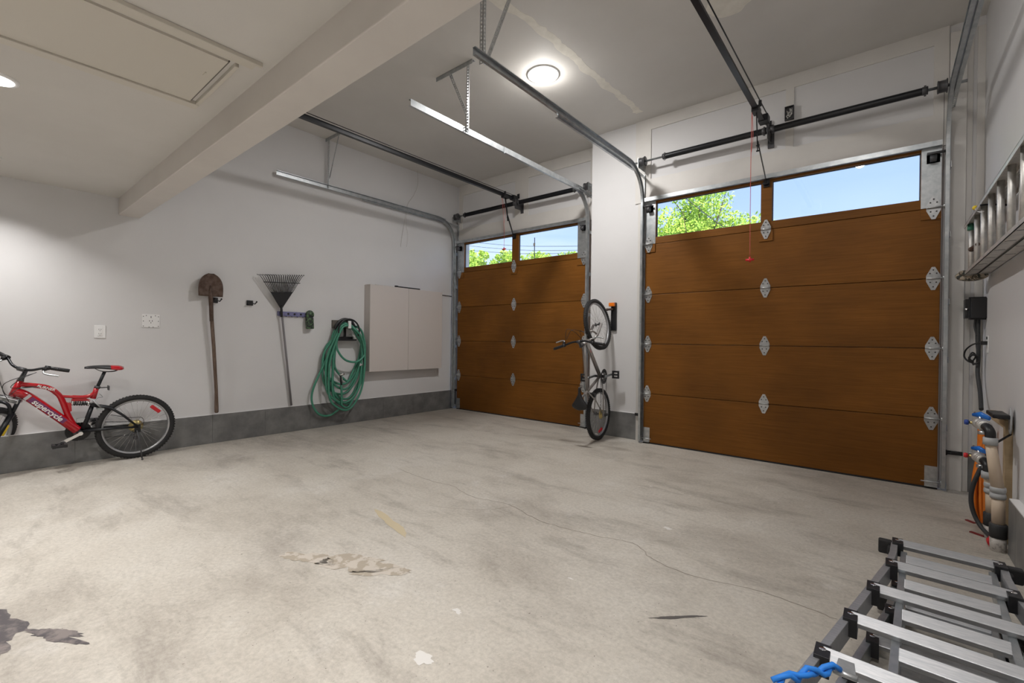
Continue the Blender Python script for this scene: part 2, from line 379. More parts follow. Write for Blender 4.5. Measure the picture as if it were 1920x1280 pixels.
# header boards above the doors (raised frame around recessed panels)
def frame_boards(name, x0, x1, y, zs, xs, th=.014):
    g = G(); zt0, zb1 = zs
    g.box((x0, y - th, zt0), (x1, y, ZHI)); g.box((x0, y - th, 3.07), (x1, y, zb1))
    for a, b in xs: g.box((a, y - th, zb1), (b, y, zt0))
    struct(g.build(name, paint_h))
frame_boards('trim_2', -2.56, .40, Y2, (3.99, 3.36), [(-2.56, -2.355), (-.865, -.79), (.30, .40)])
frame_boards('trim_3', -6.20, -3.22, Y1, (3.95, 3.33), [(-6.20, -6.115), (-4.86, -4.58), (-3.42, -3.22)])
g = G()
g.box((.405, Y2 - .035, 0), (.515, Y2, 4.05)); g.box((.515, Y2 - .012, .0), (.555, Y2, 4.05)); g.box((.58, Y2 - .01, .35), (XR, Y2, 4.05))
struct(g.build('trim_4', paint_h, bevel=.002))
g = G(); g.box((-2.515, Y2 - .02, 0), (-2.455, Y2, 3.06)); struct(g.build('trim_5', paint_h, bevel=.002))

def tiles(name, a0, a1, fn, pitch=.60, start=0., zt=TH):
    g = G(); g.mi = 1; fn(g, a0, a1, 0, zt - .002, .010)
    g.mi = 0; x = start
    while x < a1:
        lo, hi = max(a0, x + .0015), min(a1, x + pitch - .0015)
        if hi - lo > .02: fn(g, lo, hi, .002, zt, .014)
        x += pitch
    g.mi = 2; fn(g, a0, a1, zt, zt + .006, .012)
    return struct(g.build(name, [tile_m, grout_m, white_pl]))
tiles('baseboard_left', YB, Y1, lambda g, a, b, z0, z1, t: g.box((XL, a, z0), (XL + t, b, z1)), start=-4.66)
tiles('baseboard_right', YB, 4.10, lambda g, a, b, z0, z1, t: g.box((XR - t - .03, a, z0), (XR, b, z1)), start=-4.5)
tiles('baseboard_front', -3.20, -2.52, lambda g, a, b, z0, z1, t: g.box((a, Y2 - t, z0), (b, Y2, z1)), start=-3.3, pitch=.8)
tiles('baseboard_front', .557, XR, lambda g, a, b, z0, z1, t: g.box((a, Y2 - t, z0), (b, Y2, z1)), start=.3, pitch=.8)
tiles('baseboard_back', XL, XR, lambda g, a, b, z0, z1, t: g.box((a, YB, z0), (b, YB + t, z1)), start=XL)

# drywall compound patches on the high ceiling (flat smears, standing proud of the paint)
def smear(P, wd, seed, name='ceiling_patch'):
    rnd = random.Random(seed); pts = spline(P, 12); L = []; R = []
    for i, p in enumerate(pts):
        t = (pts[min(i + 1, len(pts) - 1)] - pts[max(i - 1, 0)]).normalized(); s_ = V((-t.y, t.x, 0))
        k = wd * (.6 + .5 * math.sin(i * .37 + seed) ** 2) * rnd.uniform(.75, 1.2)
        L.append(p + s_ * k); R.append(p - s_ * wd * rnd.uniform(.5, 1))
    g = G(); n = len(pts)
    for i in range(n - 1): g.prism([L[i], L[i + 1], R[i + 1], R[i]], (0, 0, -.0006))
    o = g.build(name, patch_m); struct(o); o.name = 'ceiling_patch'; return o
smear([(-2.62, 2.55, ZHI), (-2.50, 3.2, ZHI), (-2.47, 3.75, ZHI), (-2.46, 4.3, ZHI), (-2.43, 4.9, ZHI), (-2.41, 5.38, ZHI)], .055, 2)
g = G(); g.prism([p + V((0, 0, ZHI - .0015)) for p in blob(-1.06, 4.10, .19, .15, 77, .2, 40, 0)], (0, 0, .0015)); struct(g.build('ceiling_patch', patch_m))

# attic hatch in the low ceiling
t = thing('attic_hatch', 'cream attic ladder hatch framed in the low ceiling', 'hatch', (-2.9, 0, ZLO - .03))
z0 = ZLO - .022
g = G(); x0, x1, ya, yb = -3.36, -2.55, -.75, 1.01
g.box((x0, ya, z0), (x0 + .07, .935, ZLO)); g.box((x1 - .02, ya, z0), (x1, yb, ZLO)); g.box((x0 + .07, .915, z0), (-2.66, .935, ZLO)); g.box((x0 + .07, ya, z0), (x1 - .02, ya + .02, ZLO))
g.build('frame', hatch_m, t, bevel=.003)
g = G(); g.box((x0 + .075, ya + .03, ZLO - .012), (-2.665, .885, ZLO)); g.mi = 1; g.box((x0 + .075, .888, ZLO - .006), (-2.665, .894, ZLO)); g.mi = 0; g.box((-2.64, ya + .03, ZLO - .012), (x1 - .021, .99, ZLO))
g.box((-2.9, .84, ZLO - .016), (-2.86, .845, ZLO - .01))
g.build('panel', [hatch_m, darkwood], t)

# recessed lamps, plus added fill lamps out of view
def lamp(x, y, z, watt, label, r=.105, spread=PI):
    t = thing('recessed_light', label, 'ceiling light', (x, y, z), 'round recessed ceiling lights')
    g = G(); g.lathe([(r + .018, 0), (r + .016, -.009), (r, -.012), (r - .004, -.004), (0, -.004)], (x, y, z), n=40); g.build('trim_ring', white_pl, t)
    g = G(); g.lathe([(0, -.0125), (r - .004, -.0125), (r - .004, -.005), (0, -.005)], (x, y, z), n=40); g.build('lens', lens_m, t)
    ld = bpy.data.lights.new('lamp_glow', 'AREA'); ld.shape = 'DISK'; ld.size = 2 * r; ld.energy = watt; ld.spread = spread; ld.color = (1, .975, .95)
    lo = bpy.data.objects.new('lamp_glow', ld); COL.objects.link(lo); lo.parent = t; lo.location = (0, 0, -.02)
    if z > 3:        # added point light: sideways throw of the lens, and a glare-like halo
        pd = bpy.data.lights.new('lamp_side_glow', 'POINT'); pd.energy = watt * .17; pd.color = (1, .965, .92); pd.shadow_soft_size = .07
        po = bpy.data.objects.new('lamp_side_glow', pd); COL.objects.link(po); po.parent = t; po.location = (0, 0, -.09)
    return t
lamp(-2.88, 3.97, ZHI, HIGH_W, 'bright round recessed lamp in the high ceiling', .155)
lamp(-.35, 2.35, ZHI, HIGH_W * .35, 'round recessed lamp in the high ceiling closest to the right wall', .155)  # extra lamp above the frame, added to brighten the upper right
lamp(-3.885, .12, ZLO, LOW_W, 'bright round recessed lamp in the low ceiling beside the attic hatch', .08, 2.1)
lamp(-5.62, .12, ZLO, LOW_W * .7, 'round recessed lamp in the low ceiling closest to the red bicycle wall', .08, 2.1)
for i, (x, y) in enumerate([(-1.7, .1), (.0, .1), (-5.0, -2.4), (-2.6, -2.4), (-.4, -2.4)]):  # lamps outside the view, added as fill light for the room
    lamp(x, y, ZLO, LOW_W, ['round recessed lamp in the low ceiling between the attic hatch and the beam end', 'round recessed lamp in the low ceiling by the right wall', 'round recessed lamp at the back of the low ceiling near the left wall', 'round recessed lamp in the middle of the back ceiling', 'round recessed lamp at the back of the low ceiling near the right wall'][i], .08, 2.1)

# ------------------------------------------------------------------ sectional wooden garage doors
SEAMS = [0.012, .625, 1.25, 1.872, 2.50]
ZTOP = 3.085
def diamond(g, x, y, z, w_=.095, h=.205, th=.006):
    p = [(x - w_ * .12, z + h / 2), (x + w_ * .12, z + h / 2), (x + w_ * .5, z + h * .12), (x + w_ * .5, z - h * .12), (x + w_ * .14, z - h / 2), (x - w_ * .14, z - h / 2), (x - w_ * .5, z - h * .12), (x - w_ * .5, z + h * .12)]
    g.prism([(a, y, b) for a, b in p], (0, -th, 0))
def hinge(par, x, y, z, end=0, raised=0):
    g = G(); y -= raised; diamond(g, x, y, z)
    g.box((x - .035, y - .016, z + .002), (x + .035, y - .006, z + .03)); g.cyl((x - .045, y - .016, z), (x + .045, y - .016, z), .008, n=10)
    g.mi = 1
    for dx, dz in ((0, .075), (-.022, .045), (.022, .045), (0, -.075), (-.02, -.035), (.02, -.035)): g.cyl((x + dx, y - .005, z + dz), (x + dx, y - .013, z + dz), .0065, n=6)
    o = g.build('hinge', [steel_b, steel_d], par)
    if end:
        g = G(); g.cyl((x - end * .04, y - .026, z), (x + end * .07, y - .026, z), .0055, n=8); g.cyl((x + end * .062, y - .026, z), (x + end * .078, y - .026, z), .020, n=14)
        g.build('roller', steel_b, o)
def garage_door(name, x0, x1, yf, wins, xm, label):
    t = thing(name, label, 'garage door', ((x0 + x1) / 2, yf, 0)); t['kind'] = 'structure'
    th = .045
    for i in range(4):
        g = G(); g.box((x0, yf, SEAMS[i] + .003), (x1, yf + th, SEAMS[i + 1] - .003)); g.box((x0 + .001, yf + .02, SEAMS[i + 1] - .01), (x1 - .001, yf + th - .002, SEAMS[i + 1] + .0028)); g.build('panel', wood, t, bevel=.003)
    g = G(); g.box((x0, yf, SEAMS[4] + .002), (x1, yf + th, 2.585)); g.box((x0, yf, 3.012), (x1, yf + th, ZTOP))
    for a, b in ((x0, wins[0][0]), (wins[0][1], wins[1][0]), (wins[1][1], x1)): g.box((a, yf, 2.585), (b, yf + th, 3.012))
    g.build('window_section', wood, t, bevel=.003)
    for a, b in wins:
        g = G(); g.box((a - .002, yf + .022, 2.583), (b + .002, yf + .027, 3.014)); g.build('window_pane', glass, t)
        g = G(); s_ = .008
        for q in (((a, 2.585), (a + s_, 3.012)), ((b - s_, 2.585), (b, 3.012)), ((a, 2.585), (b, 2.585 + s_)), ((a, 3.012 - s_), (b, 3.012))):
            g.box((q[0][0], yf + .028, q[0][1]), (q[1][0], yf + .04, q[1][1]))
        g.build('glazing_bead', ext_blue, t)
    for xa, xb in ((x0, wins[0][0] - .003), (wins[1][1] + .003, x1)):
        g = G(); g.box((xa, yf - .004, 2.505), (xb, yf, ZTOP - .02)); g.build('end_plate', steel, t)
        g = G(); g.box((xa, yf - .012, 2.40), (xb, yf, 2.497)); g.build('wood_block', wood, t)
    g = G(); g.box((xm - .065, yf - .012, 2.375), (xm + .065, yf, 2.497)); g.build('wood_block', wood, t)
    g = G(); g.mi = 0                                       # stiffening strut along the top
    prof = [(0, 0), (-.055, 0), (-.055, .045), (-.052, .045), (-.052, .003), (-.003, .003), (-.003, .05), (0, .05)]
    g.sweep([(x0, yf, 3.035), (x1, yf, 3.035)], prof, [(0, 1, 0)] * 2, [(0, 0, 1)] * 2); g.build('strut', steel, t)
    for z in SEAMS[1:4]:
        hinge(t, x0 + .045, yf, z, -1); hinge(t, xm, yf, z); hinge(t, x1 - .045, yf, z, 1)
    hinge(t, x0 + .05, yf, 2.50, -1, .012); hinge(t, xm, yf, 2.50, 0, .012); hinge(t, x1 - .05, yf, 2.50, 1, .012)
    for s_, x in ((-1, x0), (1, x1)):
        g = G(); a, b = sorted((x, x - s_ * .085)); g.box((a, yf - .004, .02), (b, yf, .20)); g.box((a, yf - .03, .02), (b, yf, .025))
        g.cyl((x - s_ * .11, yf - .026, .065), (x + s_ * .03, yf - .026, .065), .006, n=8); g.cyl((x + s_ * .018, yf - .026, .065), (x + s_ * .034, yf - .026, .065), .02, n=12)
        g.build('bottom_bracket', steel_b, t)
        g = G(); a, b = sorted((x - s_ * .01, x - s_ * .10)); g.box((a, yf - .004, 2.90), (b, yf, 2.99)); g.cyl((x - s_ * .10, yf - .05, 2.975), (x + s_ * .025, yf - .05, 2.975), .012, n=10)
        g.lathe([(0, 0), (.03, 0), (.03, .045), (0, .045)], (x - s_ * .08, yf - .05, 2.93), (1 * s_, 0, 0), 14)
        g.build('top_roller_bracket', steel_d, t)
    g = G(); g.box((x0, yf - .004, .0), (x1, yf + th, .012)); g.build('bottom_seal', rubber, t)
    g = G(); g.box((xm - .03, yf - .015, 2.955), (xm + .03, yf, 3.03)); g.cyl((xm - .035, yf - .035, 2.99), (xm + .035, yf - .035, 2.99), .01, n=8); g.box((xm - .02, yf - .045, 2.975), (xm + .02, yf - .01, 3.005))
    g.build('arm_bracket', blackm, t)
    return t
garage_door('door_2', -2.375, .355, 5.52, [(-2.243, -1.072), (-.968, .217)], -1.02, 'large brown wooden garage door close on the right, a tree in its window')
garage_door('door_1', -6.125, -3.405, 5.85, [(-5.968, -4.84), (-4.703, -3.575)], -4.785, 'brown wooden garage door in the far left corner beside the white cabinet')

# ------------------------------------------------------------------ door tracks
def cprof(s_):   # C channel, web at a=0, opening towards a*s_
    w2, d, t_, l = .031, .026, .0022, .006
    p = [(0, -w2), (d, -w2), (d, -w2 + l), (d - t_, -w2 + l), (d - t_, -w2 + t_), (t_, -w2 + t_), (t_, w2 - t_), (d - t_, w2 - t_), (d - t_, w2 - l), (d, w2 - l), (d, w2), (0, w2)]
    return [(a * s_, b) for a, b in p]
def track(x, yv, yend, s_, label, ceil_mode, R=.40, zt=3.43, brk=True, wall_y=Y2):
    t = thing('door_track', label, 'garage door track', (x, yv, 0), 'galvanised garage door tracks')
    pts = [V((x, yv, .03)), V((x, yv, zt - R))]; B = [V((0, 1, 0)), V((0, 1, 0))]
    for i in range(1, 17):
        a = i / 16 * PI / 2; pts.append(V((x, yv - R + R * math.cos(a), zt - R + R * math.sin(a)))); B.append(V((0, math.cos(a), math.sin(a))))
    pts.append(V((x, yend, zt))); B.append(V((0, 0, 1)))
    g = G(); g.sweep(pts, cprof(s_), [(1, 0, 0)] * len(pts), B); g.build('rail', steel, t)
    # stiffening angle along the horizontal run, fixed outside the rail
    g = G(); ylo = yend + .02 if not ceil_mode else yv - R - 1.5; a, b = sorted((x - s_ * .002, x - s_ * .005)); g.box((a, ylo, zt - .048), (b, yv - .20, zt + .03)); a, b = sorted((x - s_ * .002, x - s_ * .032)); g.box((a, ylo, zt - .048), (b, yv - .20, zt - .045))
    g.build('splice_angle', steel, t)
    # jamb angle from floor to the bearing plate
    xa = x - s_ * .012
    g = G(); g.box((xa - .002, yv + .02, .0), (xa + .002, wall_y - .001, .06))
    g.box((min(xa, xa - s_ * .035), wall_y - .006, .0), (max(xa, xa - s_ * .035), wall_y - .002, 3.42)); g.box((xa - .002, wall_y - .045, .02), (xa + .002, wall_y - .002, 3.42))
    g.build('jamb_angle', steel, t)
    for z in (.55, 1.15, 1.66, 2.25, 2.86):
        g = G(); g.box((xa - .0025, yv + .012, z - .025), (xa + .0025, wall_y - .002, z + .025)); a, b = sorted((xa, xa - s_ * .05)); g.box((a, wall_y - .022, z - .03), (b, wall_y - .016, z + .03))
        g.cyl(((a + b) / 2, wall_y - .022, z), ((a + b) / 2, wall_y - .032, z), .008, n=6)
        g.build('track_bracket', steel_b, t)
    # perforated brace from the curve to the wall
    g = G(); g.perf((x - s_ * .008, yv - .30, zt - .02), (x - s_ * .008, wall_y - .01, zt - .06), .032, (0, 0, 1)); g.perf((x - s_ * .024, yv - .30, zt - .004), (x - s_ * .024, wall_y - .01, zt - .044), .03, (1, 0, 0)); g.build('flag_brace', steel, t)
    if ceil_mode == 'up':    # two perforated hangers going up in a V
        yh = yend + .13
        g = G(); g.perf((x - s_ * .006, yh, zt - .03), (x - s_ * .006, yh, ZHI), .032, (0, 1, 0), hole=.34); g.perf((x - s_ * .006 - .018, yh - .016, zt - .03), (x - s_ * .006 - .018, yh - .016, ZHI), .036, (1, 0, 0), hole=.34); g.build('hanger', steel_b, t)
        g = G(); g.perf((x - s_ * .012, yh + .04, zt + .03), (x - s_ * .012, yh + .32, ZHI), .032, (0, 1, 0), hole=.34); g.perf((x - s_ * .03, yh + .06, zt + .03), (x - s_ * .03, yh + .34, ZHI), .03, (1, 0, 0), hole=.34); g.build('hanger_brace', steel_b, t)
    elif ceil_mode:
        yh = yend + .72; x1 = x + ceil_mode * .28
        g = G(); g.perf((x + .0, yh, zt - .02), (x + .0, yh, ZHI - .0), .032, (0, 1, 0), hole=.34); g.perf((x + .018, yh - .016, zt - .02), (x + .018, yh - .016, ZHI), .036, (1, 0, 0), hole=.34); g.build('hanger', steel_b, t)
        g = G(); g.perf((x + .004, yh + .01, zt + .13), (x1, yh + .01, ZHI - .01), .034, (1, 0, .4), hole=.34); g.build('hanger_brace', steel_b, t)
        a, b = sorted((x - ceil_mode * .08, x + ceil_mode * .47))
        a = max(a, XL + .002)
        g = G(); g.box((a, yh - .02, ZHI - .004), (b, yh + .025, ZHI)); g.box((a, yh - .02, ZHI - .045), (b, yh - .017, ZHI))
        g.build('ceiling_angle', steel, t)
    return t
track(-2.412, 5.475, 2.43, 1, 'galvanised track at the left side of the large door, above the pillar', 'up')
track(.402, 5.475, 2.3, -1, 'galvanised track running overhead along the right wall', None)
track(-3.365, 5.80, 2.60, -1, 'galvanised track at the right side of the far door, hung near the lamp', -1, wall_y=Y1)
track(-6.19, 5.80, 2.63, 1, 'galvanised track running along the left wall above the cabinet', .9, wall_y=Y1)

# ------------------------------------------------------------------ torsion springs
def spring_set(xa, xb, xm, xs0, xs1, y, z, wy, label, cab_x):
    t = thing('torsion_spring_shaft', label, 'garage door spring', ((xa + xb) / 2, y, z), 'torsion spring shafts above the doors')
    g = G(); g.cyl((xa, y, z), (xb, y, z), .0125, n=14); g.build('shaft', steel, t)
    for a, b in ((xs0, xm - .04), (xm + .04, xs1)):
        g = G(); n = int((b - a) / .006); pts = []; rs = []
        for i in range(n + 1):
            for k_, rr in ((0, .031), (.5, .034)):
                xx = a + (b - a) * (i + k_) / (n + 1); pts.append((xx, y, z)); rs.append(rr)
        g.tube(pts, rs, 16); g.build('spring', blackm, t)
        for xx in (a, b):
            g = G(); g.lathe([(.0125, -.02), (.036, -.02), (.036, .02), (.0125, .02)], (xx, y, z), (1, 0, 0), 14); g.box((xx - .008, y - .008, z - .046), (xx + .008, y + .008, z + .046)); g.build('winding_cone', steel_d, t)
    for i, xx in enumerate((xa + .07, xb - .19)):
        g = G(); g.lathe([(.013, 0), (.05, 0), (.056, .004), (.05, .012), (.05, .055), (.06, .06), (.06, .066), (.013, .066)], (xx, y, z), (1, 0, 0), 26); g.build('cable_drum', steel_d, t)
        xp = xx - .012 if i == 0 else xx + .08
        g = G(); g.box((xp - .002, y - .045, z - .075), (xp + .002, wy - .004, z + .045)); g.box((xp - .002, wy - .006, z - .09), (xp + .04, wy - .001, z + .05)); g.build('bearing_plate', steel, t)
        xc = cab_x[i]
        g = G(); g.cyl((xc, y + .045, z - .03), (xc, y + .045, .09), .0018, n=5); g.build('lift_cable', steel_d, t)
    g = G(); g.box((xm - .004, y - .05, z - .10), (xm + .004, wy - .015, z + .055)); g.box((xm - .03, wy - .022, z - .14), (xm + .03, wy - .001, z + .09))
    g.lathe([(.014, -.012), (.042, -.012), (.042, .012), (.014, .012)], (xm, y, z), (1, 0, 0), 16); g.build('center_bracket', steel_d, t)
spring_set(-2.50, .505, -1.0, -2.12, .235, 5.46, 3.54, Y2, 'black torsion spring on its shaft above the large door', (-2.384, .364))
spring_set(-6.215, -3.24, -4.70, -5.90, -3.60, 5.79, 3.52, Y1, 'black torsion spring on its shaft above the far door', (-6.134, -3.396))

# ------------------------------------------------------------------ openers
def opener(x, yt, yend, z, label, wy, doory, rope_y, rope_z, ymot):
    t = thing('garage_door_opener', label, 'garage door opener', (x, yt, z), 'garage door openers')
    g = G(); g.box((x - .022, ymot, z - .012), (x + .022, yend, z + .012)); g.box((x - .006, ymot, z + .012), (x + .006, yend, z + .045)); g.build('rail', blackm, t)
    g = G(); g.cyl((x + .045, ymot, z + .045), (x + .045, yend - .01, z + .045), .005, n=6); g.build('drive_belt', black, t)
    g = G(); g.box((x - .035, yend - .11, z - .018), (x + .055, yend, z + .05)); g.bar((x, yend - .02, z), (x + .0, wy - .001, z + .08), .03, .006); g.box((x - .025, wy - .02, z + .04), (x + .025, wy - .0145, z + .12)); g.build('header_bracket', blackm, t)
    g = G(); g.box((x - .032, yt - .07, z - .035), (x + .032, yt + .05, z + .016)); g.box((x + .03, yt - .07, z + .0), (x + .055, yt - .05, z + .055)); g.build('trolley', black, t)
    g = G(); m1 = V((x, yt + .07, z - .38)); g.bar((x, yt, z - .03), m1, .028, .006, (1, 0, 0)); g.bar(m1 + V((.006, -.02, .08)), (x + .006, doory - .035, 2.99), .028, .006, (1, 0, 0))
    for q in (m1, m1 + V((0, -.012, .05))): g.cyl(q - V((.012, 0, 0)), q + V((.02, 0, 0)), .008, n=6)
    g.build('door_arm', blackm, t)
    g = G(); g.tube(spline([(x - .03, yt - .05, z - .03), (x - .036, rope_y, z - .5), (x - .034, rope_y, rope_z + .03)], 8), .0028, 6)
    g.tube(spline([(x - .03, yt - .045, z - .03), (x - .022, rope_y + .01, z - .25), (x - .033, rope_y, z - .42)], 6), .0024, 6); r_ = g.build('release_cord', redrope, t)
    g = G(); g.cyl((x - .07, rope_y, rope_z + .012), (x + .002, rope_y, rope_z + .012), .011, n=10); g.cyl((x - .034, rope_y, rope_z - .01), (x - .034, rope_y, rope_z + .04), .009, n=8); g.build('cord_handle', red_pl, r_)
    g = G(); g.box((x - .14, ymot - .36, z - .10), (x + .14, ymot, z + .06)); g.build('motor_unit', grey_pl, t, bevel=.015)
    g = G()
    for dx in (-.12, .12): g.perf((x + dx, ymot - .18, z + .05), (x + dx, ymot - .18, ZHI), .03, (0, 1, 0), hole=.34)
    g.build('hanger', steel, t)
opener(-1.02, 4.99, 5.34, 3.575, 'black opener rail overhead at the large door with a long red cord', Y2, 5.52, 4.95, 2.085, 2.0)
opener(-4.785, 5.60, 5.86, 3.60, 'black opener rail overhead at the far door beside the left wall', Y1, 5.85, 5.62, 2.74, 1.9)

# junction box on the header
t = thing('electrical_box', 'small open metal electrical box on the header above the large door', 'electrical box', (-.828, Y2, 3.65))
g = G(); y = Y2 - .014
for q in (((-.87, 3.65), (-.866, 3.79)), ((-.79, 3.65), (-.786, 3.79)), ((-.87, 3.65), (-.786, 3.654)), ((-.87, 3.786), (-.786, 3.79))): g.box((q[0][0], y - .035, q[0][1]), (q[1][0], y, q[1][1]))
g.box((-.87, y - .003, 3.65), (-.786, y, 3.79)); g.build('box', steel_d, t)
g = G(); rnd = random.Random(4)
for i in range(5): g.tube(spline([(-.828 + rnd.uniform(-.03, .03), y - .01 - rnd.uniform(0, .02), 3.66 + rnd.uniform(0, .12)) for _ in range(5)], 4), .003, 5)
g.build('wiring', alu_d, t)

# safety sensors
def sensor(x, y, z, s_, label, L=.07):
    t = thing('safety_sensor', label, 'sensor', (x, y, z), 'safety sensors beside the doors')
    a, b = sorted((x, x - s_ * L)); g = G(); g.box((a, y - .004, z - .017), (b, y, z + .017)); a2, b2 = sorted((x + s_ * .02, x)); g.box((a2, y - .028, z - .022), (b2, y, z + .022)); g.build('bracket', black, t)
    g = G(); c = x - s_ * L * .45; g.box((c - .022, y - .03, z - .014), (c + .022, y - .004, z + .014)); g.cyl((c, y - .02, z), (c + s_ * .05, y - .02, z), .008, n=10); g.build('eye', black, t, bevel=.003)
sensor(-2.455, Y2 - .022, .335, 1, 'black safety sensor on the pillar low beside the large door')
sensor(.42, Y2 - .037, .33, -1, 'black safety sensor low on the right door post near the hoses', .10)
sensor(-6.20, Y1 - .03, .335, 1, 'black safety sensor low at the far door in the left corner', .04)

# ------------------------------------------------------------------ left wall things
W = XL
def wbox(g, y0, y1, z0, z1, t0, t1): g.box((W + t0, y0, z0), (W + t1, y1, z1))
t = thing('wall_cabinet', 'white two-door cabinet hung on the left wall beside the far door', 'cabinet', (W, 4.55, .78))
CY0, CY1, CZ0, CZ1, CD = 3.985, 5.445, .767, 2.108, .155
g = G(); wbox(g, CY0, CY1, CZ0, CZ1, 0, CD - .02); g.build('body', cab_m, t, bevel=.002)
for a, b in ((CY0 + .001, 4.71), (4.714, CY1 - .001)):
    g = G(); wbox(g, a, b, CZ0 + .001, CZ1 - .001, CD - .018, CD); g.build('door', cab_m, t, bevel=.0015)
g = G(); g.box((W + .115, 4.50, CZ1 + .0), (W + .14, 4.96, CZ1 + .02)); g.box((W + .11, 4.46, CZ1 + .0), (W + .145, 4.51, CZ1 + .026))
tag(g.build('pry_bar', blackm, bevel=.003), 'slim black bar lying on top of the white cabinet', 'bar')
g = G(); g.box((W + .11, 4.10, CZ1), (W + .13, 4.42, CZ1 + .009)); tag(g.build('metal_rod', alu_d), 'thin grey rod lying along the cabinet top near its left corner', 'rod')
g = G(); g.cyl((W + .012, 5.45, 2.08), (W + .012, 5.80, 2.075), .006, n=6); tag(g.build('conduit', dark_pl), 'thin dark conduit on the wall between the cabinet and the far door', 'conduit')

def plate(t, y0, y1, z0, z1): g = G(); wbox(g, y0, y1, z0, z1, 0, .007); g.build('cover_plate', white_pl, t, bevel=.003)
t = thing('electrical_outlet', 'white electrical outlet on the left wall above the red bicycle wheel', 'outlet', (W, .92, 1.25))
plate(t, .877, .966, 1.25, 1.382)
g = G(); wbox(g, .902, .941, 1.272, 1.36, .007, .010); g.build('socket', white_pl, t, bevel=.002)
g = G()
for zc in (1.338, 1.294):
    for dy in (-.008, .008): wbox(g, .9215 + dy - .0016, .9215 + dy + .0016, zc - .005, zc + .006, .010, .0105)
    g.cyl((W + .010, .9215, zc - .013), (W + .0105, .9215, zc - .013), .003, n=8)
g.build('slots', black, t)
t = thing('wall_bracket', 'white bracket plate with screw holes on the left wall beside the shovel', 'bracket', (W, 1.34, 1.37))
plate(t, 1.262, 1.42, 1.37, 1.515)
g = G()
for y_, z_ in ((1.275, 1.49), (1.275, 1.44), (1.275, 1.385), (1.407, 1.49), (1.407, 1.44), (1.407, 1.385), (1.325, 1.375), (1.36, 1.375), (1.30, 1.50), (1.38, 1.50)): g.cyl((W + .007, y_, z_), (W + .0078, y_, z_), .0045, n=8)
wbox(g, 1.338, 1.344, 1.475, 1.495, .007, .0078)
for dy, dz in ((-.012, 0), (.012, 0), (0, -.02)): wbox(g, 1.338 + dy, 1.343 + dy, 1.435 + dz, 1.45 + dz, .007, .0078)
g.build('holes', black, t)

def hook(y, z, label, nm='tool_hook'):
    t = thing(nm, label, 'hook', (W, y, z), 'black tool hooks on the left wall')
    g = G(); wbox(g, y - .045, y + .03, z - .032, z + .032, 0, .02); g.build('plate', black, t, bevel=.004)
    g = G()
    for dy in (-.03, .035): g.tube(spline([(W + .015, y + dy, z - .005), (W + .06, y + dy, z - .012), (W + .085, y + dy + .01, z + .012)], 5), .006, 8); g.ball((W + .085, y + dy + .01, z + .014), .01, 6)
    g.build('prong', black, t)
hook(1.955, 1.715, 'black hook on the left wall holding the shovel')
hook(2.35, 1.71, 'empty black hook on the left wall between the shovel and the rake')

# shovel, blade up
t = thing('shovel', 'rusty round-point shovel hanging blade up on the left wall', 'shovel', (W + .05, 1.93, .36))
prof = [(-.125, 0), (-.128, .06), (-.118, .14), (-.095, .20), (-.06, .245), (-.03, .262), (.03, .262), (.06, .245), (.095, .20), (.118, .14), (.128, .06), (.125, 0), (.06, .0), (.025, -.02), (-.025, -.02), (-.06, 0)]
g = G(); rows = 12; cols = 14; grid = []
for i in range(rows + 1):
    v_ = i / rows; z = v_ * .268
    hw = .128 * (1 - max(0, (v_ - .25) / .75) ** 2.6) ** .5 if v_ > .25 else .125 + .003 * v_ / .25
    hw = max(hw, .028)
    for j in range(cols + 1):
        u = -1 + 2 * j / cols; dish = .035 * (u * u) * (1 - .3 * v_) + .02 * v_ + .012 * math.exp(-(u * 4) ** 2) * (1 - v_) ** 2
        grid.append((W + .085 - .012 + dish * .8, 1.93 - .046 + u * hw * (1 + 0) + .0, 1.752 + z))
k = cols + 1
front = grid; back = [(x - .004, y, z) for x, y, z in grid]; n_ = len(grid)
fs = []
for i in range(rows):
    for j in range(cols):
        a = i * k + j; fs += [(a, a + 1, a + k + 1, a + k), (n_ + a + k, n_ + a + k + 1, n_ + a + 1, n_ + a)]
for i in range(rows): a = i * k; fs += [(a, a + k, n_ + a + k, n_ + a), (a + cols, n_ + a + cols, n_ + a + k + cols, a + k + cols)]
for j in range(cols): fs += [(j, n_ + j, n_ + j + 1, j + 1), (rows * k + j, rows * k + j + 1, n_ + rows * k + j + 1, n_ + rows * k + j)]
g.add(front + back, fs, True); g.build('blade', rust, t)
g = G(); g.tube([(W + .075, 1.902, 1.46), (W + .075, 1.896, 1.62), (W + .076, 1.890, 1.74), (W + .08, 1.885, 1.82), (W + .085, 1.884, 1.88)], [.021, .022, .024, .018, .006], 14); g.build('socket', rust, t)
g = G(); g.tube([(W + .045, 1.972, .365), (W + .045, 1.972, .375), (W + .046, 1.970, .43), (W + .05, 1.965, .62), (W + .065, 1.930, 1.15), (W + .075, 1.902, 1.50)], [.014, .021, .022, .018, .019, .020], 14); g.build('handle', handle_w, t)

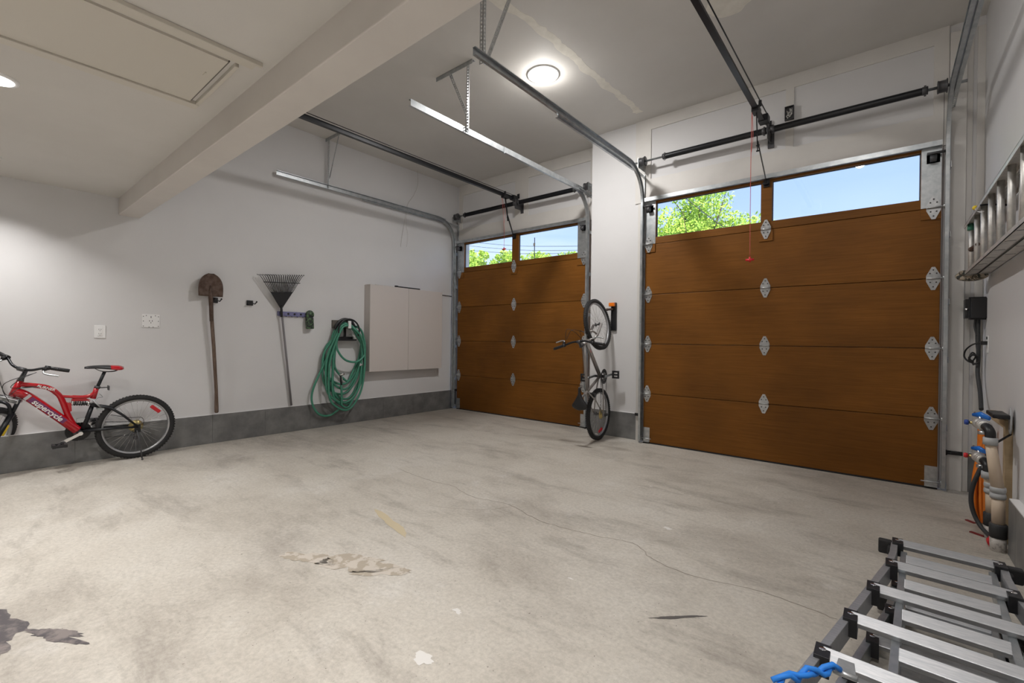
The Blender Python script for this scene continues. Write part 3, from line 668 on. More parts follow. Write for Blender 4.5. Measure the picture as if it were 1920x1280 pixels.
# rake, tines up
t = thing('leaf_rake', 'black fan leaf rake with grey handle hanging tines up on the left wall', 'rake', (W + .05, 2.8, .35))
g = G(); nk = (W + .06, 2.735, 1.665)
yc = 2.708; zt_ = 2.06
g.prism([(W + .058, yc - .012, 1.66), (W + .058, yc + .012, 1.66), (W + .075, yc + .145, 1.89), (W + .075, yc - .145, 1.865)], (.008, 0, 0)); g.build('head', black, t, bevel=.002)
g = G()
for i in range(20):
    u = -1 + 2 * i / 19
    p0 = V((W + .08, yc + u * .14, 1.872 + u * .012)); zt2 = 2.095 + u * .03
    p1 = V((W + .085, yc + u * .255, zt2 - .03)); p2 = V((W + .09, yc + u * .285, zt2)); p3 = V((W + .05, yc + u * .298, zt2 + .012))
    g.tube(spline([p0, p1, p2, p3], 4), .0035, 6, flat=1.6)
g.tube([(W + .088, yc - .235, 1.985), (W + .088, yc, 2.0), (W + .088, yc + .235, 2.015)], .005, 6); g.build('tines', black, t)
g = G(); g.tube([(W + .064, yc, 1.70), (W + .06, yc + .004, 1.62), (W + .058, yc + .008, 1.55)], [.014, .016, .015], 12); g.build('ferrule', black, t)
g = G(); g.tube([(W + .06, yc + .010, 1.60), (W + .03, 2.868, .36)], [.0125, .0135], 12); g.build('handle', handle_g, t)

# tool hanger strip and pouch
t = thing('tool_rack', 'violet blue plastic tool holder strip on the left wall behind the rake', 'tool rack', (W, 2.9, 1.56))
g = G(); wbox(g, 2.68, 3.12, 1.565, 1.625, 0, .03); g.build('rail', blue_pl, t, bevel=.006)
g = G()
for i in range(5): yy = 2.73 + i * .085; g.cyl((W + .03, yy, 1.595), (W + .034, yy, 1.595), .014, n=12)
g.build('socket', black, t)
g = G()
for i in range(6): yy = 2.71 + i * .075; g.tube(spline([(W + .02, yy, 1.567), (W + .045, yy, 1.555), (W + .05, yy, 1.568)], 4), .005, 6)
g.build('hook', blue_pl, t)
g = G(); g.lathe([(0, 0), (.05, .0), (.062, .015), (.055, .035), (0, .04)], (W + .035, 3.10, 1.60), (1, 0, 0), 16)
g.box((W + .035, 3.045, 1.40), (W + .085, 3.145, 1.56), R=Mx.Rotation(.06, 3, 'X'))
tag(g.build('work_glove', camo_g, bevel=.012), 'small dark green patterned glove hanging on the end of the blue tool strip', 'glove')

# hose holder + hose
t = thing('hose_hanger', 'black hose hanger on a brown board beside the white cabinet', 'hose hanger', (W, 3.62, 1.3))
g = G(); wbox(g, 3.45, 3.80, 1.42, 1.54, 0, .022); g.build('backboard', darkwood, t, bevel=.002)
g = G(); pts = [(W + .09, 3.62 + .15 * math.cos(a), 1.40 + .15 * math.sin(a)) for a in [PI * i / 20 for i in range(21)]]
g.tube(pts, .012, 8, flat=2.2, nrm=(1, 0, 0)); pts = [(W + .19, 3.62 + .165 * math.cos(a), 1.39 + .165 * math.sin(a)) for a in [PI * i / 20 for i in range(-3, 24)]]; g.tube(pts, .012, 8)
g.prism([(W + .022, 3.48, 1.25), (W + .022, 3.77, 1.25), (W + .022, 3.77, 1.30), (W + .022, 3.66, 1.30), (W + .022, 3.66, 1.44), (W + .022, 3.63, 1.44), (W + .022, 3.63, 1.30), (W + .022, 3.53, 1.30), (W + .022, 3.53, 1.40), (W + .022, 3.48, 1.40)], (.02, 0, 0))
for a in (25, 65, 115, 155): a = math.radians(a); g.bar((W + .022, 3.62 + .14 * math.cos(a), 1.40 + .14 * math.sin(a)), (W + .19, 3.62 + .16 * math.cos(a), 1.39 + .16 * math.sin(a)), .012, .01)
g.box((W + .02, 3.47, 1.24), (W + .13, 3.78, 1.265)); g.build('cradle', black, t)
g = G(); g.box((W + .185, 3.60, 1.42), (W + .206, 3.645, 1.53)); g.build('label_clip', white_pl, t, bevel=.003)
t = thing('garden_hose', 'green garden hose coiled in long loops on the hanger', 'hose', (W + .1, 3.6, .2))
g = G(); rnd = random.Random(12); P = []
loops = [(3.30, 3.92, .62), (3.26, 3.89, .48), (3.36, 3.93, .40), (3.32, 3.88, .55), (3.40, 3.92, .33), (3.28, 3.91, .36), (3.38, 3.87, .28), (3.31, 3.90, .25), (3.45, 3.90, .66)]
for i, (yl, yr, zb) in enumerate(loops):
    x0 = W + .05 + .013 * (i % 8) + .02 * (i % 2)
    ztop = 1.50 - .012 * (i % 4); ym = (yl + yr) / 2 + .02
    P += [(x0 + .03, 3.60, ztop), (x0 + .03, 3.50, ztop - .05), (x0 + .02, 3.44 - .01 * (i % 3), ztop - .22), (x0, yl + .03, (ztop + zb) / 2 + .06), (x0, yl + .03, zb + .20), (x0, yl + .16, zb + .03), (x0, ym, zb - .02), (x0, yr - .15, zb + .08), (x0, yr - .04, zb + .30), (x0 + .005, yr, (ztop + zb) / 2 + .08), (x0 + .02, 3.84 + .008 * (i % 3), ztop - .22), (x0 + .03, 3.72, ztop - .06)]
g.tube(spline(P, 5), .0155, 8)
g.tube(spline([(W + .19, 3.52, 1.44), (W + .19, 3.43, 1.25), (W + .18, 3.45, 1.10), (W + .17, 3.58, .96), (W + .17, 3.76, .93), (W + .16, 3.89, 1.03), (W + .14, 3.91, 1.2), (W + .12, 3.86, 1.4), (W + .10, 3.76, 1.46)], 7), .0155, 8)
g.tube(spline([(W + .13, 3.52, 1.42), (W + .13, 3.42, 1.2), (W + .10, 3.26, .85), (W + .08, 3.14, .55), (W + .07, 3.14, .36), (W + .07, 3.24, .20), (W + .07, 3.40, .165), (W + .07, 3.56, .25)], 7), .0155, 8)
g.tube(spline([(W + .16, 3.53, .30), (W + .16, 3.53, .45), (W + .16, 3.52, .60)], 6), .0155, 8)
g.build('tubing', green_h, t)
def nozzle(p, d, h):
    p, d = V(p), V(d).normalized(); g = G(); g.tube([p, p + d * .03, p + d * .12, p + d * .15], [.013, .016, .014, .012], 10)
    q = p + d * .15; e_ = V((.1, h, .25)).normalized(); g.mi = 1; g.tube([q - e_ * .01, q + e_ * .03, q + e_ * .05], [.014, .02, .022], 12); g.tube([p + d * .05 + V((.02, h * .02, 0)), q + V((.02, h * .01, -.02))], .004, 6)
    g.build('spray_nozzle', [black, chrome], t)
nozzle((W + .16, 3.525, .60), (0, -.12, 1), 1); nozzle((W + .13, 3.885, 1.02), (0, .04, -1), -1)

# dangling twine from the high ceiling
g = G(); g.tube(spline([(W + .07, 4.93, ZHI), (W + .07, 4.94, 3.9), (W + .07, 4.86, 3.70), (W + .05, 4.74, 3.5), (W + .03, 4.70, 3.2), (W + .02, 4.66, 2.95), (W + .02, 4.64, 2.80)], 6), .0022, 5)
g.tube(spline([(W + .05, 4.74, 3.5), (W + .03, 4.74, 3.2), (W + .02, 4.78, 3.0), (W + .02, 4.76, 2.82)], 6), .0015, 5)
tag(g.build('twine', twine), 'thin pale twine dangling from the high ceiling on the left wall', 'string')

# ------------------------------------------------------------------ bicycles
def wheel(par, M, R=.33, tag_='wheel', refl=None, cass=0, discw=.0):
    """hub at origin, axle along local Y; M places it in bike space"""
    h = G(); n = 64; rr = R - .052
    prof = [(-.012, -.011), (-.012, .011), (.004, .013), (.010, .011), (.010, -.011), (.004, -.013)]
    pts = [(math.cos(2 * PI * i / n), math.sin(2 * PI * i / n)) for i in range(n)]
    vs = []; k = len(prof)
    for c, s in pts:
        for a, b in prof: vs.append(((rr + a) * c, b, (rr + a) * s))
    fs = [(i * k + j, i * k + (j + 1) % k, ((i + 1) % n) * k + (j + 1) % k, ((i + 1) % n) * k + j) for i in range(n) for j in range(k)]
    h.add(vs, fs, True); wl = h.build(tag_, alu, par, world=False, M=M)
    h = G(); h.tube([((R - .026) * c, 0, (R - .026) * s) for c, s in pts], .026, 12, closed=True, nrm=(0, 1, 0))
    for i in range(72):          # tread knobs
        a = 2 * PI * i / 72
        for off, ang in ((-.013, -.5), (.013, .5)):
            aa = a + (PI / 72 if off > 0 else 0); rr2 = R - .026 + .026 * math.cos(ang)
            Rm = Mx.Rotation(-aa, 3, 'Y') @ Mx.Rotation(0, 3, 'X')
            c = V(((rr2 - .0005) * math.cos(aa), off * 1.05, (rr2 - .0005) * math.sin(aa)))
            o = len(h.v); h.box(c - V((.0045, .006, .006)), c + V((.0045, .006, .006)), R=Rm)
    h.build('tyre', rubber, wl, world=False, M=M)
    h = G()
    for i in range(32):
        a = 2 * PI * i / 32; sgn = 1 if i % 2 else -1; b = a + sgn * .35 * (1 if (i // 2) % 2 else -1) * 1.6
        h.tube([((rr - .01) * math.cos(a), 0, (rr - .01) * math.sin(a)), (.018 * math.cos(b), sgn * .028, .018 * math.sin(b))], .0012, 4)
    h.build('spokes', chrome, wl, world=False, M=M)
    h = G(); h.lathe([(.0, -.055), (.006, -.055), (.006, -.034), (.022, -.032), (.022, -.026), (.012, -.02), (.012, .02), (.022, .026), (.022, .032), (.006, .034), (.006, .055), (0, .055)], (0, 0, 0), (0, 1, 0), 16)
    h.build('hub', steel_d, wl, world=False, M=M)
    if cass:
        h = G()
        for i in range(6): r_ = .062 - .006 * i; y_ = cass * (.034 + i * .0045); h.lathe([(.01, y_ - .0012), (r_, y_ - .0012), (r_, y_ + .0012), (.01, y_ + .0012)], (0, 0, 0), (0, 1, 0), 28)
        h.build('sprockets', gold, wl, world=False, M=M)
    if refl is not None:
        h = G(); a = math.radians(refl); c = V((.228 * math.cos(a), 0, .228 * math.sin(a)))
        Rm = Mx.Rotation(-a, 3, 'Y'); h.box(c - V((.018, .009, .055)), c + V((.018, .009, .055)), R=Rm @ Mx.Rotation(PI * .5 * 0, 3, 'Y')); h.build('spoke_reflector', red_pl, wl, world=False, M=M, bevel=.008)
    return wl
T3 = Mx.Translation
def saddle(par, nose, rear, wd, m1, m2=None, down=.05):
    nose, rear = V(nose), V(rear); d = (rear - nose); L = d.length; d.normalize(); s_ = V((0, 1, 0)); u = s_.cross(d); u = -u if u.z < 0 and abs(d.x) > .5 else u
    g = G(); n = 14; k = 12; vs = []
    for i in range(n + 1):
        tt = i / n; hw = (.018 + (wd / 2 - .018) * (0 if tt < .3 else min(1, ((tt - .3) / .5) ** 1.2))) * (1 if tt < .85 else math.sqrt(max(.10, 1 - ((tt - .85) / .15) ** 2)))
        hw = max(hw, .014) * (1 if tt > .04 else .6); ht = (.011 + .017 * tt) * (.5 if tt < .04 else 1) * (1 if tt < .8 else math.sqrt(max(.12, 1 - ((tt - .8) / .2) ** 2)))
        c = nose + d * L * tt + u * (.004 * math.sin(tt * 5))
        for j in range(k):
            a = 2 * PI * j / k; vs.append(c + s_ * hw * math.cos(a) + u * (ht * math.sin(a) * (1 if math.sin(a) > 0 else .9) - (.012 * math.cos(a) ** 2)))
    fs = [(i * k + j, i * k + (j + 1) % k, (i + 1) * k + (j + 1) % k, (i + 1) * k + j) for i in range(n) for j in range(k)] + [tuple(range(k)), tuple(range(n * k, n * k + k))]
    g.add(vs, fs, True)
    if m2: g.m = [1 if (sum(g.v[i].x for i in f) / len(f) - nose.x) * d.x > L * .62 else 0 for f in g.f]
    o = g.build('saddle', [m1, m2] if m2 else [m1], par, world=False)
    g = G()
    for s in (-.018, .018): g.tube(spline([nose + d * L * .25 + V((0, s * .4, 0)) - u * .01, nose + d * L * .45 + V((0, s, 0)) - u * .04, nose + d * L * .75 + V((0, s, 0)) - u * .04, nose + d * L * .9 + V((0, s, 0)) - u * .01], 4), .0035, 6)
    g.build('saddle_rails', steel_d, o, world=False)
def bars(par, S, stem_c, wd, rise, sweep, metal, bend=.0, clampy=.02):
    """handlebar with grips and levers in unsteered bike space; S steers it"""
    c = V(stem_c); P = [c + V((-sweep, -wd, rise)), c + V((-sweep * .45, -wd * .55, rise)), c + V((0, -wd * .25, rise * .3)), c, c + V((0, wd * .25, rise * .3)), c + V((-sweep * .45, wd * .55, rise)), c + V((-sweep, wd, rise))]
    g = G(); g.tube(spline(P, 8), .0115, 10); hb = g.build('handlebar', metal, par, world=False, M=S)
    for s in (-1, 1):
        e_ = c + V((-sweep, s * wd, rise)); q = c + V((-sweep * .45, s * wd * .55, rise)); d = (e_ - q).normalized()
        g = G(); g.tube([e_ - d * .125, e_ - d * .12, e_ - d * .01, e_ + d * .004], [.014, .0165, .0165, .015], 12)
        for i in range(7): x = e_ - d * (.02 + .013 * i); g.tube([x, x + d * .004], .0175, 12)
        g.build('grip', black, hb, world=False, M=S)
        g = G(); b0 = e_ - d * .145; g.tube([b0 - d * .018, b0 + d * .018], .02, 10); g.box(b0 - V((-.01, .012, .018)), b0 + V((.045, .012, .008)))
        g.build('shifter', black, hb, world=False, M=S)
        g = G(); g.tube(spline([b0 + V((.02, 0, -.01)), b0 + V((.055, s * .01, -.03)), b0 + V((.06, s * .05, -.035)), b0 + V((.05, s * .10, -.03)), b0 + V((.045, s * .125, -.03))], 5), .0075, 8); g.build('brake_lever', steel, hb, world=False, M=S)
    return hb
def crankset(par, bb, ang, ring=.098, L=.17, my=silver_p):
    bb = V(bb)
    g = G()
    for r_, y_ in ((ring, -.055), (ring * .82, -.048), (ring * .62, -.041)): 
        nt_ = 40; vs = []
        for i in range(nt_ * 2): a = 2 * PI * i / (nt_ * 2); q = r_ if i % 2 else r_ - .004; vs.append((bb.x + q * math.cos(a), bb.y + y_, bb.z + q * math.sin(a)))
        n = len(vs); inn = [(bb.x + r_ * .72 * math.cos(2 * PI * i / n), bb.y + y_, bb.z + r_ * .72 * math.sin(2 * PI * i / n)) for i in range(n)]
        v2 = [(x, y - .002, z) for x, y, z in vs]; i2 = [(x, y - .002, z) for x, y, z in inn]
        fs = []
        for i in range(n): j = (i + 1) % n; fs += [(i, j, n + j, n + i), (2 * n + i, 3 * n + i, 3 * n + j, 2 * n + j), (i, 2 * n + i, 2 * n + j, j), (n + i, n + j, 3 * n + j, 3 * n + i)]
        g.add(vs + inn + v2 + i2, fs)
    for i in range(5): a = 2 * PI * i / 5; g.bar(bb + V((0, -.052, 0)), bb + V((ring * .78 * math.cos(a), -.052, ring * .78 * math.sin(a))), .014, .004, (0, 1, 0))
    g.build('chainring', black, par, world=False)
    g = G(); g.cyl(bb - V((0, .07, 0)), bb + V((0, .07, 0)), .016, n=12); g.cyl(bb - V((0, .036, 0)), bb + V((0, .036, 0)), .021, n=14); g.build('bottom_bracket', steel_d, par, world=False)
    for s, a in ((1, ang), (-1, ang + PI)):
        y = s * .078; e_ = bb + V((L * math.cos(a), y + s * .006, L * math.sin(a)))
        g = G(); g.bar(bb + V((0, y, 0)), e_, .014, .026, (0, 0, 1)) if abs(math.sin(a)) < .9 else g.bar(bb + V((0, y, 0)), e_, .026, .014, (0, 1, 0))
        g.cyl(bb + V((0, y - .01, 0)), bb + V((0, y + .01, 0)), .018, n=14); g.cyl(e_ - V((0, .009, 0)), e_ + V((0, .009, 0)), .015, n=12)
        cr_ = g.build('crank_arm', chrome if my is not silver_p else steel, par, world=False)
        g = G(); c = e_ + V((0, s * .06, 0)); g.cyl(e_, c + V((0, s * .03, 0)), .007, n=8)
        g.box(c - V((.05, .045, .014)), c + V((-.028, .045, .014))); g.box(c + V((.028, -.045, -.014)), c + V((.05, .045, .014))); g.box(c + V((-.028, .028, -.012)), c + V((.028, .045, .012))); g.box(c + V((-.028, -.045, -.012)), c + V((.028, -.028, .012)))
        g.cyl(c - V((0, .04, 0)), c + V((0, .04, 0)), .013, n=10); g.build('pedal', black, cr_, world=False)
def chain(par, bb, hub, rc=.09, rs=.04, y=-.05):
    bb, hub = V(bb), V(hub); d = (hub - bb).normalized(); u = V((0, 1, 0)).cross(d); u = u if u.z > 0 or abs(u.z) < .3 else -u
    g = G()
    for a, b in ((bb + u * rc, hub + u * rs), (bb - u * rc, hub - u * (rs + .055) + d * .0)):
        n = 36
        for i in range(n): p = a.lerp(b, i / n); q = a.lerp(b, (i + .8) / n); p.y = q.y = bb.y + y; g.bar(p, q, .006 if i % 2 else .004, .008, (0, 0, 1))
    g.build('chain', steel_d, par, world=False)
def steer(top, bot, ang):
    top, bot = V(top), V(bot); ax = (top - bot).normalized(); return T3(bot) @ Mx.Rotation(ang, 4, ax) @ T3(-bot)
def text_on(par, body, size, M, m, shear=.15, ext=.0006, name='lettering'):
    cu = bpy.data.curves.new('txt', 'FONT'); cu.body = body; cu.size = size; cu.shear = shear; cu.extrude = ext; cu.offset = size * .02; cu.align_x = 'CENTER'; cu.align_y = 'CENTER'
    ob = bpy.data.objects.new('txt', cu); COL.objects.link(ob); dg = bpy.context.evaluated_depsgraph_get(); dg.update()
    me = bpy.data.meshes.new_from_object(ob.evaluated_get(dg)); bpy.data.objects.remove(ob); me.name = name
    me.transform(M); me.materials.clear(); me.materials.append(m)
    o = bpy.data.objects.new(name, me); COL.objects.link(o); o.parent = par; return o

# red full-suspension bike: X forward, Y rider's left, Z up. forward -> world -Y, left -> world +X
lean = math.radians(2.5)
RB = T3((-6.075, 1.19, 0)) @ Mx.Rotation(-PI / 2, 4, 'Z') @ Mx.Rotation(-lean, 4, 'X')
t = thing('mountain_bicycle', 'red and black mountain bicycle standing on its kickstand against the left wall', 'bicycle', M=RB)
hub = V((0, 0, .33)); bbp = V((.44, 0, .335)); hT, hB = V((.835, 0, .86)), V((.885, 0, .725))
wheel(t, T3(hub), tag_='rear_wheel', refl=133, cass=-1)
S = steer(hT, hB, math.radians(56)); ax = (hT - hB).normalized()
fax = V((1.075, 0, .33))
wheel(t, S @ T3(fax), tag_='front_wheel')
# frame
g = G(); g.tube([hB - ax * .0, hT], [.026, .024], 16)
g.tube(spline([V((.875, 0, .765)), V((.80, 0, .725)), V((.64, 0, .56)), V((.50, 0, .405)), V((.455, 0, .355))], 8), [.039] * 33, 14, flat=1.0, nrm=(0, 0, 1))
g.tube(spline([V((.845, 0, .83)), V((.76, 0, .815)), V((.66, 0, .785)), V((.60, 0, .73)), V((.565, 0, .665)), V((.52, 0, .51)), V((.46, 0, .36))], 7), [.021] * 8 + [.0225] * 20 + [.024] * 15, 12)
g.tube(spline([V((.585, 0, .70)), V((.50, 0, .685)), V((.41, 0, .675)), V((.345, 0, .70)), V((.318, 0, .745))], 7), [.013] * 8 + [.018] * 21, 12)
g.tube([V((.318, 0, .762)), V((.345, 0, .655))], [.020, .024], 14)
g.prism([(.50, -.012, .665), (.40, -.012, .665), (.36, -.012, .64), (.42, -.012, .635), (.50, -.012, .64)], (0, .024, 0)); g.prism([(.57, -.012, .66), (.50, -.012, .62), (.495, -.012, .55), (.53, -.012, .53)], (0, .024, 0))
fr = g.build('frame', red_p, t, world=False)
# decals and lettering on the left side of the tubes
def side_M(p0, p1, off, flip=True):     # text runs p0->p1, faces +Y
    p0, p1 = V(p0), V(p1); d = (p1 - p0).normalized(); n_ = V((0, 1, 0)); u = n_.cross(d); c = (p0 + p1) / 2 + V((0, off, 0))
    return Mx(((d.x, u.x, n_.x, c.x), (d.y, u.y, n_.y, c.y), (d.z, u.z, n_.z, c.z), (0, 0, 0, 1)))
a0, a1 = V((.775, 0, .695)), V((.545, 0, .455)); dd = (a1 - a0).normalized(); uu = V((0, 1, 0)).cross(dd)
g = G(); g.prism([a0 + uu * .024 + V((0, .0355, 0)), a0 - uu * .022 + V((0, .0355, 0)), a1 - uu * .022 + V((0, .0355, 0)), a1 + uu * .024 + V((0, .0355, 0))], (0, .004, 0)); g.build('decal', decal_p, fr, world=False)
g = G(); b0, b1 = V((.80, 0, .72)), V((.785, 0, .70)); g.prism([b0 + uu * .030 + V((0, .034, 0)), b0 - uu * .026 + V((0, .034, 0)), b1 - uu * .026 + V((0, .034, 0)), b1 + uu * .030 + V((0, .034, 0))], (0, .005, 0)); g.build('decal', decal_s, fr, world=False)
text_on(fr, 'supercycle', .064, side_M(a0, a1, .0405), cream)
text_on(fr, 'BURNER', .034, side_M((.715, 0, .803), (.63, 0, .768), .0235), cream)
# rear triangle
g = G()
for s in (-1, 1):
    g.tube([V((.42, s * .03, .345)), V((.20, s * .05, .345)), V((.0, s * .062, .335))], [.014, .012, .010], 10)
    g.tube([V((.335, s * .025, .585)), V((.22, s * .04, .555)), V((.12, s * .052, .47)), V((.005, s * .062, .34))], [.014, .013, .011, .009], 10)
    g.box((-.02, s * .062 - .004, .28), (.03, s * .062 + .004, .36))
g.tube([V((.42, 0, .36)), V((.385, 0, .46)), V((.345, 0, .60))], [.022, .020, .018], 12); g.cyl(V((.345, -.035, .595)), V((.345, .035, .595)), .018, n=12); g.build('rear_triangle', blackm, t, world=False)
g = G(); sp = [V((.49 - .115 * i / 80, 0, .625 - .012 * i / 80)) + V((0, math.cos(i * PI * 2 / 12) * .022, math.sin(i * PI * 2 / 12) * .022)) for i in range(73)]; g.tube(sp, .005, 6)
g.mi = 1; g.cyl(V((.515, 0, .63)), V((.355, 0, .605)), .010, n=10); g.cyl(V((.50, 0, .628)), V((.485, 0, .626)), .026, n=14); g.cyl(V((.385, 0, .61)), V((.372, 0, .608)), .026, n=14); g.build('rear_shock', [black, chrome], t, world=False)
g = G(); g.tube([V((.325, 0, .73)), V((.262, 0, .915))], .0145, 12); g.build('seatpost', blackm, t, world=False)
g = G(); g.lathe([(.017, -.012), (.024, -.012), (.024, .012), (.017, .012)], V((.314, 0, .765)), V((-.063, 0, .185)), 14); g.tube([V((.30, .02, .76)), V((.27, .045, .765)), V((.245, .05, .765))], .005, 6); g.build('seat_clamp', steel_d, t, world=False)
g = G(); g.tube([V((.285, 0, .755)), V((.235, 0, .757))], .004, 6); g.box((.225, -.03, .73), (.235, .03, .775)); g.build('rear_reflector', steel_d, t, world=False, bevel=.004)
saddle(t, (.41, 0, .965), (.115, 0, .955), .15, black, red_p)
crankset(t, bbp, math.radians(-28), my=red_p); chain(t, bbp, hub)
g = G(); g.cyl(V((.0, -.05, .27)), V((.0, -.065, .27)), .022, n=12); g.cyl(V((-.005, -.055, .20)), V((-.005, -.062, .20)), .022, n=12); g.bar(V((0, -.06, .29)), V((-.005, -.06, .19)), .012, .03, (0, 1, 0)); g.tube(spline([V((0, -.07, .26)), V((-.07, -.09, .31)), V((-.06, -.08, .40)), V((.05, -.06, .42)), V((.2, -.03, .47))], 5), .003, 6); g.build('rear_derailleur', steel_d, t, world=False)
g = G(); g.box((.40, -.02, .43), (.46, .01, .47)); g.tube([V((.43, -.03, .44)), V((.43, -.05, .39))], .008, 8); g.build('front_derailleur', steel, t, world=False)
g = G(); g.tube([V((.01, .068, .30)), V((-.005, .10, .20)), V((-.02, .155, .012))], .006, 8); g.ball((-.02, .157, .014), .010, 6); g.build('kickstand', steel_d, t, world=False)
g = G()
for s in (-1, 1): g.tube([V((.29, s * .04, .565)), V((.34, s * .045, .63))], .008, 8); g.box((.275, s * .03 - .01, .54), (.315, s * .03 + .01, .56)) 
g.tube(spline([V((.34, .045, .63)), V((.31, .01, .66)), V((.27, -.02, .66)), V((.30, 0, .70))], 4), .003, 6); g.build('rear_brake', steel, t, world=False)
# fork and bars
g = G(); ft = V((.895, 0, .700))
g.box(ft - V((.03, .075, .018)), ft + V((.03, .075, .018))); g.tube([hB, ft], .018, 12); g.build('fork_crown', steel_b, t, world=False, M=S, bevel=.01)
g = G()
for s in (-1, 1):
    g.tube([ft + V((0, s * .065, .02)), ft + V((.045, s * .065, -.11))], .016, 12); g.tube([ft + V((.04, s * .065, -.10)), V((1.065, s * .065, .35)), V((1.075, s * .06, .325))], [.021, .019, .012], 12)
g.tube(spline([ft + V((.05, -.065, -.12)), ft + V((.08, -.05, -.02)), ft + V((.085, 0, .0)), ft + V((.08, .05, -.02)), ft + V((.05, .065, -.12))], 5), .013, 8); fk = g.build('suspension_fork', blackm, t, world=False, M=S)
g = G()
for s in (-1, 1): p = ft + V((.075, s * .083, -.20)); q = ft + V((.11, s * .083, -.29)); g.bar(p, q, .004, .026, (1, 0, .3))
g.build('decal', yellow, fk, world=False, M=S)
g = G(); g.tube([hT, hT + ax * .02, hT + ax * .10], [.026, .019, .015], 12); g.tube([hT + ax * .095, hT + ax * .12 + V((.055, 0, .005))], [.016, .018], 12); stc = hT + ax * .12 + V((.06, 0, .005)); g.cyl(stc - V((0, .028, 0)), stc + V((0, .028, 0)), .019, n=12); g.build('stem', steel_d, t, world=False, M=S)
bars(t, S, stc, .29, .055, .10, blackm)
g = G(); Sp = lambda p: S @ V(p)
c = stc
g.tube(spline([Sp(c + V((.05, .14, .03))), Sp(c + V((.14, .10, -.02))), Sp(c + V((.12, .03, -.12))), hT + V((.03, .03, -.06)), V((.72, .03, .80))], 8), .0028, 6)
g.tube(spline([Sp(c + V((.05, -.14, .03))), Sp(c + V((.17, -.04, -.04))), Sp(c + V((.14, .03, -.20))), V((.83, .03, .80)), V((.66, .02, .80))], 8), .0028, 6)
g.tube(spline([Sp(c + V((.05, .13, .02))), Sp(c + V((.16, .0, -.10))), Sp(ft + V((.09, .05, .02)))], 8), .0028, 6); g.build('cables', black, t, world=False)

# grey hardtail hung by its front wheel: forward -> +Z, left -> -X, up -> -Y
GX = -2.87
base = Mx(((0, -1, 0, GX), (0, 0, -1, 5.585), (1, 0, 0, 0.345), (0, 0, 0, 1)))
# local: x forward(up in world), y left (-X world), z up(-Y world); rear hub at x=0
GBm = base @ Mx.Rotation(math.radians(-1.0), 4, 'Y')
GBm = T3((GX, 5.3, 0)) @ Mx.Rotation(math.radians(4), 4, 'Z') @ T3((-GX, -5.3, 0)) @ GBm
t = thing('mountain_bicycle', 'grey mountain bicycle hanging upright by its front wheel between the two doors', 'bicycle', M=GBm)
hub = V((0, 0, .33)); bbp = V((.485, 0, .29)); fax = V((1.155, 0, .33)); hT, hB = V((.90, 0, .78)), V((.94, 0, .66)); ax = (hT - hB).normalized()
wheel(t, T3(hub), tag_='rear_wheel', refl=195, cass=-1)
SB = steer(hT, hB, math.radians(6)); S = steer(hT, hB, math.radians(10))
wheel(t, S @ T3(fax), tag_='front_wheel', refl=None)
g = G(); g.tube([hB, hT], .023, 14); g.tube([V((.93, 0, .685)), bbp], [.026, .024], 12); g.tube([V((.905, 0, .755)), V((.335, 0, .66))], [.021, .019], 12); g.tube([bbp, V((.29, 0, .74))], .018, 12)
for s in (-1, 1):
    g.tube([bbp + V((-.02, s * .02, 0)), V((.28, s * .05, .30)), V((.005, s * .065, .325))], [.011, .010, .008], 8); g.tube([V((.32, s * .012, .665)), V((.20, s * .055, .53)), V((.005, s * .065, .335))], [.009, .008, .007], 8)
    g.box((-.02, s * .065 - .003, .30), (.02, s * .065 + .003, .35))
g.build('frame', silver_p, t, world=False)
g = G(); g.prism([V((.80, -.021, .60)), V((.86, -.021, .64)), V((.87, -.021, .615)), V((.81, -.021, .575))], (0, .002, 0)); g.build('decal', red_pl, t, world=False)
g = G()
g.cyl(hB + V((.0, 0, -.0)), hB + V((.012, 0, -.05)), .018, n=10); cB = hB + V((.018, 0, -.06)); g.cyl(cB - V((0, .06, 0)), cB + V((0, .06, 0)), .018, n=12)
for s in (-1, 1): g.tube([cB + V((0, s * .058, 0)), cB + V((.05, s * .06, -.10)), V((1.15, s * .058, .345)), V((1.158, s * .056, .325))], [.014, .018, .017, .010], 12)
g.tube(spline([cB + V((.06, -.06, -.11)), cB + V((.10, -.05, -.02)), cB + V((.105, 0, .0)), cB + V((.10, .05, -.02)), cB + V((.06, .06, -.11))], 5), .011, 8); g.build('suspension_fork', silver_p, t, world=False, M=S)
g = G(); g.tube([hT, hT + ax * .07], .016, 12); g.tube([hT + ax * .06, hT + ax * .08 + V((.06, 0, .01))], .015, 12); stc = hT + ax * .08 + V((.065, 0, .01)); g.cyl(stc - V((0, .025, 0)), stc + V((0, .025, 0)), .018, n=12); g.build('stem', steel_d, t, world=False, M=S)
bars(t, SB, stc, .335, .035, .06, blackm)
g = G(); g.tube([V((.295, 0, .73)), V((.262, 0, .84))], .0135, 12); g.build('seatpost', steel, t, world=False)
saddle(t, (.40, 0, .875), (.12, 0, .87), .215, black)
crankset(t, bbp, math.radians(95), my=silver_p); chain(t, bbp, hub)
g = G(); g.cyl(V((-.02, -.05, .26)), V((-.02, -.065, .26)), .02, n=12); g.cyl(V((-.02, -.055, .20)), V((-.02, -.062, .20)), .02, n=12); g.bar(V((-.01, -.06, .29)), V((-.02, -.06, .19)), .012, .03, (0, 1, 0)); g.build('rear_derailleur', steel_d, t, world=False)
g = G()
for s in (-1, 1): g.tube([V((.27, s * .04, .50)), V((.30, s * .05, .58))], .008, 8); g.box((.24, s * .03 - .01, .50), (.29, s * .03 + .01, .52))
g.tube([V((.30, -.05, .58)), V((.30, .05, .58))], .004, 6); g.build('rear_brake', steel_d, t, world=False)
